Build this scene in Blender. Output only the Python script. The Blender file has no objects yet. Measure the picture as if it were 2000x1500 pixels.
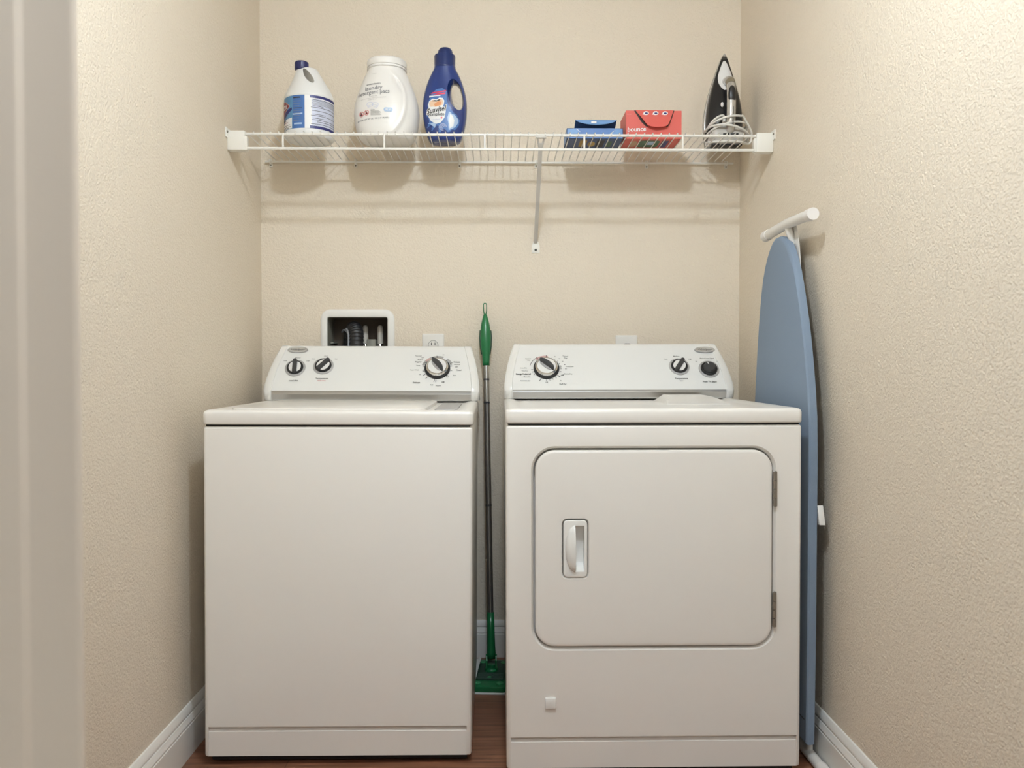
import bpy, bmesh, math, random
from mathutils import Vector, Matrix

# ------------------------------------------------------------------ scene, camera, light
SC = bpy.context.scene
COL = SC.collection
rad, sin, cos, pi = math.radians, math.sin, math.cos, math.pi
random.seed(7)

cam_d = bpy.data.cameras.new('camera')
cam_d.sensor_fit = 'HORIZONTAL'
cam_d.sensor_width = 36.0
cam_d.lens = 36.0 * 1609.3 / 2000.0
cam_d.clip_start = 0.05
cam_d.dof.use_dof = True
cam_d.dof.focus_distance = 2.3
cam_d.dof.aperture_fstop = 5.0
cam = bpy.data.objects.new('camera', cam_d)
COL.objects.link(cam)
cam.location = (0.0, 0.0, 1.0331)
cam.rotation_euler = (rad(90 - 1.2775), 0.0, rad(-0.9182))
SC.camera = cam

world = bpy.data.worlds.new('world')
world.use_nodes = True
world.node_tree.nodes['Background'].inputs[0].default_value = (1.0, 0.93, 0.85, 1)
world.node_tree.nodes['Background'].inputs[1].default_value = 0.05
SC.world = world

SC.view_settings.view_transform = 'Standard'
SC.view_settings.look = 'None'
SC.view_settings.gamma = 1.0
SC.view_settings.use_curve_mapping = False
SC.view_settings.exposure = 0.08
SC.cycles.max_bounces = 10
SC.cycles.diffuse_bounces = 6

LAMP_COLOR = (0.80, 0.915, 1.03)
ROOM_LAMP = 455.0        # emission strength of the laundry ceiling lamp's globe
HALL_FILL = 68.0        # emission strength of the fill lamp added in the unseen hall

# ------------------------------------------------------------------ materials
def mat(name, color, rough=0.5, metal=0.0, spec=0.5, bump=None, coat=0.0, emit=None, trans=0.0, tint=None):
    m = bpy.data.materials.new(name)
    m.use_nodes = True
    nt = m.node_tree
    b = nt.nodes['Principled BSDF']
    b.inputs['Base Color'].default_value = (*color, 1)
    b.inputs['Roughness'].default_value = rough
    b.inputs['Metallic'].default_value = metal
    b.inputs['Specular IOR Level'].default_value = spec
    b.inputs['Coat Weight'].default_value = coat
    b.inputs['Coat Roughness'].default_value = 0.08
    b.inputs['Transmission Weight'].default_value = trans
    if emit:
        b.inputs['Emission Color'].default_value = (*emit[0], 1)
        b.inputs['Emission Strength'].default_value = emit[1]
    if bump:
        scale, dist, detail = bump
        tc = nt.nodes.new('ShaderNodeTexCoord')
        n = nt.nodes.new('ShaderNodeTexNoise')
        n.inputs['Scale'].default_value = scale
        n.inputs['Detail'].default_value = detail
        nt.links.new(tc.outputs['Object'], n.inputs['Vector'])
        bp = nt.nodes.new('ShaderNodeBump')
        bp.inputs['Strength'].default_value = 1.0
        bp.inputs['Distance'].default_value = dist
        nt.links.new(n.outputs['Fac'], bp.inputs['Height'])
        nt.links.new(bp.outputs['Normal'], b.inputs['Normal'])
        if tint:
            mx = nt.nodes.new('ShaderNodeMixRGB')
            mx.inputs['Color1'].default_value = (*color, 1)
            mx.inputs['Color2'].default_value = (*tint, 1)
            nt.links.new(n.outputs['Fac'], mx.inputs['Fac'])
            nt.links.new(mx.outputs['Color'], b.inputs['Base Color'])
    return m

def wall_paint():
    """Beige paint over sprayed orange-peel / knock-down texture."""
    m = bpy.data.materials.new('beige_wall_paint')
    m.use_nodes = True
    nt = m.node_tree
    b = nt.nodes['Principled BSDF']
    b.inputs['Base Color'].default_value = (0.765, 0.68, 0.56, 1)
    b.inputs['Roughness'].default_value = 0.55
    b.inputs['Specular IOR Level'].default_value = 0.35
    tc = nt.nodes.new('ShaderNodeTexCoord')
    def noise(scale, detail, rough):
        n = nt.nodes.new('ShaderNodeTexNoise')
        n.inputs['Scale'].default_value = scale
        n.inputs['Detail'].default_value = detail
        n.inputs['Roughness'].default_value = rough
        nt.links.new(tc.outputs['Object'], n.inputs['Vector'])
        return n
    n1 = noise(150, 2.0, 0.55)
    n2 = noise(300, 1.0, 0.5)
    r1 = nt.nodes.new('ShaderNodeMapRange')
    r1.interpolation_type = 'SMOOTHSTEP'
    r1.inputs['From Min'].default_value = 0.30
    r1.inputs['From Max'].default_value = 0.68
    nt.links.new(n1.outputs['Fac'], r1.inputs['Value'])
    ma = nt.nodes.new('ShaderNodeMath')
    ma.operation = 'MULTIPLY_ADD'
    ma.inputs[1].default_value = 0.45
    nt.links.new(n2.outputs['Fac'], ma.inputs[0])
    nt.links.new(r1.outputs['Result'], ma.inputs[2])
    bp = nt.nodes.new('ShaderNodeBump')
    bp.inputs['Strength'].default_value = 1.0
    bp.inputs['Distance'].default_value = 0.0008
    nt.links.new(ma.outputs['Value'], bp.inputs['Height'])
    nt.links.new(bp.outputs['Normal'], b.inputs['Normal'])
    return m

def wood_floor():
    m = bpy.data.materials.new('red_brown_wood_planks')
    m.use_nodes = True
    nt = m.node_tree
    b = nt.nodes['Principled BSDF']
    b.inputs['Roughness'].default_value = 0.38
    tc = nt.nodes.new('ShaderNodeTexCoord')
    br = nt.nodes.new('ShaderNodeTexBrick')
    br.inputs['Scale'].default_value = 1.0
    br.inputs['Brick Width'].default_value = 1.9
    br.offset = 0.37
    br.inputs['Row Height'].default_value = 0.125
    br.inputs['Mortar Size'].default_value = 0.0012
    br.inputs['Mortar Smooth'].default_value = 0.3
    br.inputs['Color1'].default_value = (0.225, 0.098, 0.056, 1)
    br.inputs['Color2'].default_value = (0.300, 0.138, 0.076, 1)
    br.inputs['Mortar'].default_value = (0.115, 0.048, 0.028, 1)
    sh = nt.nodes.new('ShaderNodeMapping')
    sh.inputs['Location'].default_value = (0.55, 0.03, 0.0)
    nt.links.new(tc.outputs['Object'], sh.inputs['Vector'])
    nt.links.new(sh.outputs['Vector'], br.inputs['Vector'])
    mp = nt.nodes.new('ShaderNodeMapping')
    mp.inputs['Scale'].default_value = (3.0, 45.0, 1.0)
    nt.links.new(tc.outputs['Object'], mp.inputs['Vector'])
    n = nt.nodes.new('ShaderNodeTexNoise')
    n.inputs['Scale'].default_value = 1.5
    n.inputs['Detail'].default_value = 6
    nt.links.new(mp.outputs['Vector'], n.inputs['Vector'])
    rmp = nt.nodes.new('ShaderNodeMapRange')
    rmp.inputs['From Min'].default_value = 0.3
    rmp.inputs['From Max'].default_value = 0.7
    rmp.inputs['To Min'].default_value = 0.55
    rmp.inputs['To Max'].default_value = 1.35
    nt.links.new(n.outputs['Fac'], rmp.inputs['Value'])
    mx = nt.nodes.new('ShaderNodeMixRGB')
    mx.blend_type = 'MULTIPLY'
    mx.inputs['Fac'].default_value = 1.0
    nt.links.new(br.outputs['Color'], mx.inputs['Color1'])
    nt.links.new(rmp.outputs['Result'], mx.inputs['Color2'])
    nt.links.new(mx.outputs['Color'], b.inputs['Base Color'])
    bp = nt.nodes.new('ShaderNodeBump')
    bp.inputs['Distance'].default_value = 0.0006
    nt.links.new(n.outputs['Fac'], bp.inputs['Height'])
    nt.links.new(bp.outputs['Normal'], b.inputs['Normal'])
    return m

M = {}
M['wall'] = wall_paint()
M['floor'] = wood_floor()
M['ceiling'] = mat('white_ceiling_paint', (0.74, 0.70, 0.63), 0.8, bump=(90, 0.001, 2))
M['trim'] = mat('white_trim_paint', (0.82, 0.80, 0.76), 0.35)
M['hallbounce'] = mat('pale_hall_bounce_floor', (0.70, 0.64, 0.55), 0.95, bump=(300, 0.003, 2))  # unseen hall floor made pale to bounce fill light onto the machines
M['hallwall'] = mat('off_white_hall_bounce_paint', (0.80, 0.76, 0.70), 0.7)  # unseen hall walls whitened for the same bounced fill
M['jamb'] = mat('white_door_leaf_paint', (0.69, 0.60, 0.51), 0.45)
M['enamel'] = mat('white_appliance_enamel', (0.82, 0.79, 0.745), 0.30, coat=0.15, bump=(900, 0.00002, 1))
M['console'] = mat('white_console_plastic', (0.80, 0.80, 0.78), 0.28)
M['endcap'] = mat('white_endcap_plastic', (0.82, 0.81, 0.78), 0.24)
M['steel_strip'] = mat('silver_trim_strip', (0.50, 0.49, 0.47), 0.30, metal=0.85)
M['gap'] = mat('black_seam_and_under_shade', (0.012, 0.012, 0.012), 0.7)  # seam filler, and the black put under the machines as shade
M['black'] = mat('black_plastic', (0.012, 0.012, 0.013), 0.35)
M['charcoal'] = mat('charcoal_plastic', (0.045, 0.045, 0.047), 0.4)
M['ink'] = mat('black_print', (0.03, 0.03, 0.03), 0.6)
M['greyink'] = mat('grey_print', (0.22, 0.22, 0.23), 0.6)
M['redink'] = mat('red_print', (0.55, 0.06, 0.06), 0.6)
M['pinkink'] = mat('pale_red_print', (0.62, 0.40, 0.37), 0.6)
M['dialgrey'] = mat('grey_dial_ring', (0.42, 0.41, 0.40), 0.4)
M['dialwhite'] = mat('white_dial_face', (0.82, 0.81, 0.79), 0.25)
M['chrome'] = mat('chrome', (0.75, 0.74, 0.72), 0.14, metal=1.0)
M['badge'] = mat('silver_badge', (0.62, 0.62, 0.60), 0.28, metal=0.7)
M['hinge'] = mat('tarnished_hinge_metal', (0.27, 0.24, 0.20), 0.42, metal=0.6)
M['wire'] = mat('white_vinyl_coated_wire', (0.80, 0.78, 0.73), 0.35)
M['bracket'] = mat('white_bracket_plastic', (0.82, 0.80, 0.74), 0.35)
M['brace'] = mat('white_enamelled_brace', (0.62, 0.59, 0.55), 0.4)
M['jug'] = mat('white_bleach_jug_plastic', (0.78, 0.78, 0.77), 0.38)
M['navycap'] = mat('navy_cap_plastic', (0.018, 0.022, 0.105), 0.4)
M['tub'] = mat('white_tub_plastic', (0.80, 0.78, 0.75), 0.34)
M['softblue'] = mat('blue_bottle_plastic', (0.016, 0.040, 0.185), 0.22, coat=0.3)
M['softcap'] = mat('dark_blue_cap_plastic', (0.012, 0.026, 0.115), 0.28)
M['white'] = mat('white_print', (0.82, 0.82, 0.82), 0.5)
M['skyblue'] = mat('light_blue_print', (0.10, 0.26, 0.46), 0.4)
M['paleblue'] = mat('pale_blue_print', (0.40, 0.53, 0.72), 0.4)
M['midblue'] = mat('mid_blue_print', (0.055, 0.15, 0.40), 0.4)
M['navy'] = mat('navy_print', (0.020, 0.024, 0.15), 0.4)
M['maroon'] = mat('dark_red_print', (0.22, 0.015, 0.03), 0.4)
M['red'] = mat('red_print_bright', (0.62, 0.03, 0.07), 0.4)
M['lavender'] = mat('pale_lavender_print', (0.60, 0.63, 0.76), 0.4)
M['orange'] = mat('orange_print', (0.70, 0.30, 0.13), 0.4)
M['peach'] = mat('peach_print', (0.78, 0.55, 0.38), 0.4)
M['blueboxmain'] = mat('blue_carton', (0.085, 0.19, 0.46), 0.45)
M['blueboxdark'] = mat('dark_blue_carton', (0.035, 0.075, 0.19), 0.45)
M['blueboxlight'] = mat('light_blue_carton', (0.16, 0.31, 0.58), 0.45)
M['redbox'] = mat('red_carton', (0.62, 0.105, 0.085), 0.45)
M['redboxdark'] = mat('darker_red_carton', (0.50, 0.05, 0.045), 0.45)
M['cardboard'] = mat('dark_carton_inside', (0.05, 0.035, 0.03), 0.8)
M['green_art'] = mat('green_print', (0.06, 0.14, 0.08), 0.5)
M['gold_art'] = mat('ochre_print', (0.42, 0.27, 0.06), 0.5)
M['tan_art'] = mat('tan_print', (0.45, 0.28, 0.17), 0.5)
M['ironblack'] = mat('glossy_black_iron_shell', (0.012, 0.012, 0.014), 0.16, coat=0.3)
M['ironsilver'] = mat('silver_iron_plastic', (0.60, 0.58, 0.55), 0.22, metal=0.6)
M['sole'] = mat('polished_soleplate', (0.70, 0.68, 0.64), 0.2, metal=1.0)
M['ironwhite'] = mat('pale_iron_tank_plastic', (0.76, 0.76, 0.75), 0.3)
M['irongrey'] = mat('grey_iron_heel_plastic', (0.52, 0.50, 0.47), 0.35)
M['smoke'] = mat('smoky_clear_plastic', (0.20, 0.17, 0.12), 0.2)
M['cord'] = mat('white_rubber_cord', (0.74, 0.72, 0.67), 0.5)
M['boxplastic'] = mat('white_box_frame_plastic', (0.82, 0.81, 0.78), 0.35)
M['cavity'] = mat('dark_brown_box_inside', (0.115, 0.088, 0.066), 0.8)  # dark brown tone for back, top and right of the box recess
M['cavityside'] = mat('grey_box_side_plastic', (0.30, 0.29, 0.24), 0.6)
M['pvc'] = mat('white_pipe_plastic', (0.66, 0.62, 0.55), 0.4)
M['hose'] = mat('black_corrugated_rubber', (0.014, 0.014, 0.016), 0.45)
M['hosegrey'] = mat('grey_hose_guide_plastic', (0.30, 0.31, 0.34), 0.4)
M['plate'] = mat('white_wall_plate_plastic', (0.80, 0.78, 0.74), 0.35)
M['green'] = mat('green_mop_plastic', (0.010, 0.155, 0.050), 0.3)
M['darkgreen'] = mat('dark_green_rubber', (0.006, 0.045, 0.022), 0.5)
M['palegreen'] = mat('light_green_mop_plastic', (0.05, 0.27, 0.11), 0.4)
M['pole'] = mat('grey_metal_pole', (0.36, 0.355, 0.35), 0.24, metal=0.9)
M['poletop'] = mat('bright_metal_pole', (0.55, 0.54, 0.52), 0.22, metal=0.9)
M['pad'] = mat('white_mop_pad_cloth', (0.72, 0.72, 0.68), 0.9)
M['boardcover'] = mat('blue_grey_cotton_cover', (0.210, 0.272, 0.360), 0.85, bump=(420, 0.0003, 1))
M['boardframe'] = mat('white_board_frame_paint', (0.76, 0.74, 0.70), 0.4)
M['footcap'] = mat('white_foot_cap_plastic', (0.82, 0.79, 0.76), 0.45)
M['globe'] = mat('lit_room_lamp_globe', (0.9, 0.9, 0.9), 0.5, emit=(LAMP_COLOR, ROOM_LAMP))
M['globefill'] = mat('added_hall_fill_globe', (0.9, 0.9, 0.9), 0.5, emit=(LAMP_COLOR, HALL_FILL))
M['lamppan'] = mat('white_lamp_pan', (0.75, 0.74, 0.72), 0.5)

# ------------------------------------------------------------------ object helpers
def link(o):
    COL.objects.link(o)
    return o

def thing(name, label, cat, base=(0, 0, 0), group=None):
    o = link(bpy.data.objects.new(name, None))
    o.empty_display_size = 0.05
    o.location = base
    o['label'] = label
    o['category'] = cat
    if group:
        o['group'] = group
    return o

def origin_of(o):
    p = Vector((0, 0, 0))
    while o is not None:
        p += o.location
        o = o.parent
    return p

class MB:
    """Collects shapes given in room coordinates; build() links ONE mesh object."""
    def __init__(self):
        self.bm = bmesh.new()
        self.mi = 0
    def face(self, vs):
        try:
            f = self.bm.faces.new(vs)
            f.material_index = self.mi
            f.smooth = True
            return f
        except ValueError:
            return None
    def verts(self, pts):
        return [self.bm.verts.new(p) for p in pts]
    def poly(self, pts):
        return self.face(self.verts(pts))
    def merge(self, other):
        tmp = bpy.data.meshes.new('tmp')
        other.to_mesh(tmp)
        n = len(self.bm.faces)
        self.bm.from_mesh(tmp)
        self.bm.faces.ensure_lookup_table()
        for f in self.bm.faces[n:]:
            f.material_index = self.mi
            f.smooth = True
        bpy.data.meshes.remove(tmp)
        other.free()
    def box(self, x0, x1, y0, y1, z0, z1, bevel=0.0, seg=2, m=None):
        b = bmesh.new()
        bmesh.ops.create_cube(b, size=1.0)
        for v in b.verts:
            v.co = Vector((x0 + (v.co.x + .5) * (x1 - x0), y0 + (v.co.y + .5) * (y1 - y0), z0 + (v.co.z + .5) * (z1 - z0)))
        if bevel:
            bmesh.ops.bevel(b, geom=b.edges[:], offset=bevel, segments=seg, profile=0.5, affect='EDGES')
        if m is not None:
            bmesh.ops.transform(b, matrix=m, verts=b.verts)
        self.merge(b)
        return self
    def prism(self, outline, axis, a0, a1, bevel=0.0, seg=2):
        """outline: 2-D points; axis 'x' -> (y,z), 'y' -> (x,z), 'z' -> (x,y)."""
        def P(p, a):
            return {'x': (a, p[0], p[1]), 'y': (p[0], a, p[1]), 'z': (p[0], p[1], a)}[axis]
        b = bmesh.new()
        n = len(outline)
        v0 = [b.verts.new(P(p, a0)) for p in outline]
        v1 = [b.verts.new(P(p, a1)) for p in outline]
        b.faces.new(v0)
        b.faces.new(v1[::-1])
        for i in range(n):
            b.faces.new((v0[i], v1[i], v1[(i + 1) % n], v0[(i + 1) % n]))
        bmesh.ops.recalc_face_normals(b, faces=b.faces)
        if bevel:
            es = [e for e in b.edges if len(e.link_faces) == 2 and any(len(f.verts) == n for f in e.link_faces)]
            bmesh.ops.bevel(b, geom=es, offset=bevel, segments=seg, profile=0.5, affect='EDGES')
        self.merge(b)
        return self
    def rings(self, rs, cap0=True, cap1=True, closed=True, loop=False):
        vr = [self.verts(r) for r in rs]
        n = len(vr[0])
        pairs = list(zip(vr, vr[1:])) + ([(vr[-1], vr[0])] if loop else [])
        for a, b in pairs:
            for i in range(n if closed else n - 1):
                j = (i + 1) % n
                self.face((a[i], a[j], b[j], b[i]))
        if not loop:
            if cap0:
                self.face(vr[0][::-1])
            if cap1:
                self.face(vr[-1])
        return self
    def tube(self, pts, r, seg=10, closed=False, flat=None):
        pts = [Vector(p) for p in pts]
        n = len(pts)
        rr = r if callable(r) else (lambda t: r)
        tang = []
        for i in range(n):
            a = pts[(i - 1) % n] if (closed or i > 0) else pts[0]
            b = pts[(i + 1) % n] if (closed or i < n - 1) else pts[-1]
            tang.append((b - a).normalized())
        up = Vector((0, 0, 1)) if abs(tang[0].z) < .9 else Vector((1, 0, 0))
        u = (up - tang[0] * up.dot(tang[0])).normalized()
        rs = []
        for i in range(n):
            t = tang[i]
            u = (u - t * u.dot(t)).normalized()
            w = t.cross(u)
            k = rr(i / max(1, n - 1))
            fu, fw = flat if flat else (1, 1)
            rs.append([pts[i] + u * (cos(2 * pi * j / seg) * k * fu) + w * (sin(2 * pi * j / seg) * k * fw) for j in range(seg)])
        self.rings(rs, loop=closed)
        return self
    def lathe(self, prof, c, seg=32, axis=(0, 0, 1), cap0=True, cap1=True):
        ax = Vector(axis).normalized()
        up = Vector((0, 0, 1)) if abs(ax.z) < .9 else Vector((1, 0, 0))
        u = (up - ax * up.dot(ax)).normalized()
        w = ax.cross(u)
        c = Vector(c)
        self.rings([[c + ax * h + u * (cos(2 * pi * j / seg) * r) + w * (sin(2 * pi * j / seg) * r) for j in range(seg)] for r, h in prof], cap0, cap1)
        return self
    def ellipsoid(self, c, r, seg=24, rot=None, half=None):
        c = Vector(c)
        rs = []
        for i in range(1, 12):
            ph = -pi / 2 + pi * i / 12
            ring = []
            for j in range(seg):
                v = Vector((r[0] * cos(ph) * cos(2 * pi * j / seg), r[1] * cos(ph) * sin(2 * pi * j / seg), r[2] * sin(ph)))
                if half:
                    v = half(v)
                if rot:
                    v = rot @ v
                ring.append(c + v)
            rs.append(ring)
        self.rings(rs)
        return self
    def text(self, s, size, fn, align='CENTER', shear=0.0, bold=0.0, width=1.0, res=2):
        """Flat lettering mapped onto a surface: fn(u, v) -> room point."""
        cu = bpy.data.curves.new('lettering', 'FONT')
        cu.body = s
        cu.size = size
        cu.align_x = align
        cu.align_y = 'CENTER'
        cu.shear = shear
        cu.offset = bold
        cu.resolution_u = res
        ob = bpy.data.objects.new('lettering', cu)
        COL.objects.link(ob)
        me = ob.to_mesh()
        vs = [self.bm.verts.new(fn(v.co.x * width, v.co.y)) for v in me.vertices]
        for p in me.polygons:
            self.face([vs[i] for i in p.vertices])
        ob.to_mesh_clear()
        bpy.data.objects.remove(ob)
        bpy.data.curves.remove(cu)
        return self
    def patch(self, fn, u0, u1, v0, v1, nu=1, nv=1):
        g = [[self.bm.verts.new(fn(u0 + (u1 - u0) * i / nu, v0 + (v1 - v0) * j / nv)) for i in range(nu + 1)] for j in range(nv + 1)]
        for j in range(nv):
            for i in range(nu):
                self.face((g[j][i], g[j][i + 1], g[j + 1][i + 1], g[j + 1][i]))
        return self
    def blob(self, fn, pts, rings=4, sub=1):
        """Filled outline mapped on a surface, subdivided towards its middle so that it follows curvature."""
        cx = sum(p[0] for p in pts) / len(pts)
        cy = sum(p[1] for p in pts) / len(pts)
        if sub > 1:
            pts = [(a[0] + (b[0] - a[0]) * k / sub, a[1] + (b[1] - a[1]) * k / sub) for a, b in zip(pts, pts[1:] + pts[:1]) for k in range(sub)]
        rs = [self.verts([fn(cx + (p[0] - cx) * k / rings, cy + (p[1] - cy) * k / rings) for p in pts]) for k in range(rings, 0, -1)]
        n = len(pts)
        for a, b in zip(rs, rs[1:]):
            for i in range(n):
                self.face((a[i], a[(i + 1) % n], b[(i + 1) % n], b[i]))
        c = self.bm.verts.new(fn(cx, cy))
        for i in range(n):
            self.face((rs[-1][i], rs[-1][(i + 1) % n], c))
        return self
    def build(self, name, mats, parent=None, sharp=35, recalc=True, label=None, kind=None, weld=True):
        if weld:
            bmesh.ops.remove_doubles(self.bm, verts=self.bm.verts, dist=1e-6)
        if recalc:
            bmesh.ops.recalc_face_normals(self.bm, faces=self.bm.faces)
        off = origin_of(parent)
        bmesh.ops.translate(self.bm, vec=-off, verts=self.bm.verts)
        me = bpy.data.meshes.new(name)
        self.bm.to_mesh(me)
        self.bm.free()
        for m in (mats if isinstance(mats, (list, tuple)) else [mats]):
            me.materials.append(M[m])
        o = link(bpy.data.objects.new(name, me))
        if parent is not None:
            o.parent = parent
        if sharp:
            me.set_sharp_from_angle(angle=rad(sharp))
        if label:
            o['label'] = label
        if kind:
            o['kind'] = kind
        return o

def cut(o, cutter_mb, op='DIFFERENCE', sharp=35):
    """Boolean applied straight to the mesh data."""
    bmesh.ops.remove_doubles(cutter_mb.bm, verts=cutter_mb.bm.verts, dist=1e-6)
    bmesh.ops.recalc_face_normals(cutter_mb.bm, faces=cutter_mb.bm.faces)
    bmesh.ops.translate(cutter_mb.bm, vec=-origin_of(o), verts=cutter_mb.bm.verts)
    me = bpy.data.meshes.new('cutter')
    cutter_mb.bm.to_mesh(me)
    cutter_mb.bm.free()
    co = link(bpy.data.objects.new('cutter', me))
    co.matrix_world = Matrix.Translation(origin_of(o))
    bpy.context.view_layer.update()
    md = o.modifiers.new('b', 'BOOLEAN')
    md.operation = op
    md.solver = 'EXACT'
    md.object = co
    dg = bpy.context.evaluated_depsgraph_get()
    new = bpy.data.meshes.new_from_object(o.evaluated_get(dg))
    o.modifiers.clear()
    old = o.data
    nm = old.name
    o.data = new
    bpy.data.meshes.remove(old)
    new.name = nm
    bpy.data.objects.remove(co)
    bpy.data.meshes.remove(me)
    for p in new.polygons:
        p.use_smooth = True
    new.set_sharp_from_angle(angle=rad(sharp))
    return o

def struct(name, mb, m, **k):
    return mb.build(name, m, None, kind='structure', **k)

def rrect(x0, x1, z0, z1, r, seg=6):
    out = []
    for cx, cz, a0 in ((x1 - r, z1 - r, 0), (x0 + r, z1 - r, 90), (x0 + r, z0 + r, 180), (x1 - r, z0 + r, 270)):
        for i in range(seg + 1):
            a = rad(a0 + 90 * i / seg)
            out.append((cx + r * cos(a), cz + r * sin(a)))
    return out

def ellipse(cx, cz, a, b, n=24, rot=0.0):
    o = []
    for i in range(n):
        t = 2 * pi * i / n
        x, y = a * cos(t), b * sin(t)
        o.append((cx + x * cos(rot) - y * sin(rot), cz + x * sin(rot) + y * cos(rot)))
    return o

def lerp(tab, t):
    """Smooth (Catmull-like) table lookup: tab = [(t, v), ...]."""
    if t <= tab[0][0]:
        return tab[0][1]
    if t >= tab[-1][0]:
        return tab[-1][1]
    for i in range(len(tab) - 1):
        t0, v0 = tab[i]
        t1, v1 = tab[i + 1]
        if t0 <= t <= t1:
            m0 = (v1 - tab[i - 1][1]) / (t1 - tab[i - 1][0]) if i > 0 else (v1 - v0) / (t1 - t0)
            m1 = (tab[i + 2][1] - v0) / (tab[i + 2][0] - t0) if i + 2 < len(tab) else (v1 - v0) / (t1 - t0)
            h = t1 - t0
            s = (t - t0) / h
            return (2*s**3 - 3*s**2 + 1) * v0 + (s**3 - 2*s**2 + s) * h * m0 + (-2*s**3 + 3*s**2) * v1 + (s**3 - s**2) * h * m1

def spline(pts, n=8):
    pts = [Vector(p) for p in pts]
    out = []
    for i in range(len(pts) - 1):
        p0 = pts[i - 1] if i else pts[0] * 2 - pts[1]
        p1, p2 = pts[i], pts[i + 1]
        p3 = pts[i + 2] if i + 2 < len(pts) else p2 * 2 - p1
        for k in range(n):
            t = k / n
            out.append(0.5 * ((2*p1) + (-p0 + p2)*t + (2*p0 - 5*p1 + 4*p2 - p3)*t*t + (-p0 + 3*p1 - 3*p2 + p3)*t**3))
    out.append(pts[-1])
    return out

# ------------------------------------------------------------------ the room
XL, XR, YB, ZC = -0.8321, 0.8511, 2.9104, 2.44
YF0, YF1 = 0.735, 0.845          # the doorway wall the photographer looks through
JL, JR, DH = -0.790, 0.80, 2.06  # its opening

m = MB()
m.box(-1.9, 1.9, .79, YB + 0.25, -0.1, 0.0)
struct('floor', m, 'floor', sharp=30)
m = MB()
m.box(-1.9, 1.9, -2.0, .79, -0.1, 0.0)
struct('floor_hall', m, 'hallbounce', sharp=30)
m = MB()
m.box(-1.9, 1.9, -2.0, YB + 0.25, ZC, ZC + 0.1)
struct('ceiling', m, 'ceiling')
# back wall, with the opening for the washer box
OX0, OX1, OZ0, OZ1 = -0.6042, -0.3885, 1.005, 1.2050
m = MB()
m.box(XL - .1, OX0, YB, YB + .12, 0, ZC).box(OX1, XR + .1, YB, YB + .12, 0, ZC)
m.box(OX0, OX1, YB, YB + .12, 0, OZ0).box(OX0, OX1, YB, YB + .12, OZ1, ZC)
struct('wall_back', m, 'wall')
m = MB()
m.box(XL - .1, XL, YF1, YB, 0, ZC)
struct('wall_left', m, 'wall')
m = MB()
m.box(XR, XR + .1, YF1, YB, 0, ZC)
struct('wall_right', m, 'wall')
m = MB()
m.box(-1.9, JL - .02, YF0, YF1, 0, ZC).box(JR + .02, 1.9, YF0, YF1, 0, ZC).box(JL - .02, JR + .02, YF0, YF1, DH + .02, ZC)
struct('wall_front', m, 'wall')
m = MB()
m.box(-2.0, -1.9, -2.0, YF0, 0, ZC)
struct('wall_hall_left', m, 'hallwall')
m = MB()
m.box(1.9, 2.0, -2.0, YF0, 0, ZC)
struct('wall_hall_right', m, 'hallwall')
m = MB()
m.box(-2.0, 2.0, -2.1, -2.0, 0, ZC)
struct('wall_hall_back', m, 'hallwall')

# painted jambs and head of the closet doorway
m = MB()
m.box(JL - .02, JL, YF0 - .008, YF1 + .004, 0, DH, bevel=.003)
struct('trim_1', m, 'trim')
m = MB()
m.box(JR, JR + .02, YF0 - .008, YF1 + .004, 0, DH, bevel=.003)
struct('trim_2', m, 'trim')
m = MB()
m.box(JL - .02, JR + .02, YF0 - .008, YF1 + .004, DH, DH + .02, bevel=.003)
struct('trim_3', m, 'trim')

# folding door leaf standing half open at the left, its free edge towards the machines
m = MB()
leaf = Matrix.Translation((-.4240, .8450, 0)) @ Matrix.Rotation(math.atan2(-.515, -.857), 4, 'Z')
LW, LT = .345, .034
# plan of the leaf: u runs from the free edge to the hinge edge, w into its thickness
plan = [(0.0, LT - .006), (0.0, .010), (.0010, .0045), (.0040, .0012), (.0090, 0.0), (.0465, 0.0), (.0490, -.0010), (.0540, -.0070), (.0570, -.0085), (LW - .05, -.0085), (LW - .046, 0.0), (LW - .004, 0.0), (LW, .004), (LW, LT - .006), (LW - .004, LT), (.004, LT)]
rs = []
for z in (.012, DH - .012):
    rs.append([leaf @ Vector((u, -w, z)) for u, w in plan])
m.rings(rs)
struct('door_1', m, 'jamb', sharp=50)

def baseboard(name, p0, p1, inward):
    prof = [(0, 0), (.0165, 0), (.0165, .0825), (.0160, .0835), (.0128, .0848), (.0128, .0868), (.0158, .0882), (.0160, .0900), (.0110, .1042), (.0080, .1052),
            (.0076, .1068), (.0076, .1090), (.0104, .1104), (.0102, .1140), (.0066, .1235), (.0040, .1285), (.0016, .1298), (0, .1298)]
    p0, p1, n = Vector(p0), Vector(p1), Vector(inward)
    m = MB()
    m.rings([[p + n * t + Vector((0, 0, z)) for t, z in prof] for p in (p0, p1)])
    return struct(name, m, 'trim', sharp=25)
baseboard('baseboard_back', (XL, YB, 0), (XR, YB, 0), (0, -1, 0))
baseboard('baseboard_left', (XL, YF1, 0), (XL, YB, 0), (1, 0, 0))
baseboard('baseboard_right', (XR, YF1, 0), (XR, YB, 0), (-1, 0, 0))

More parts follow.
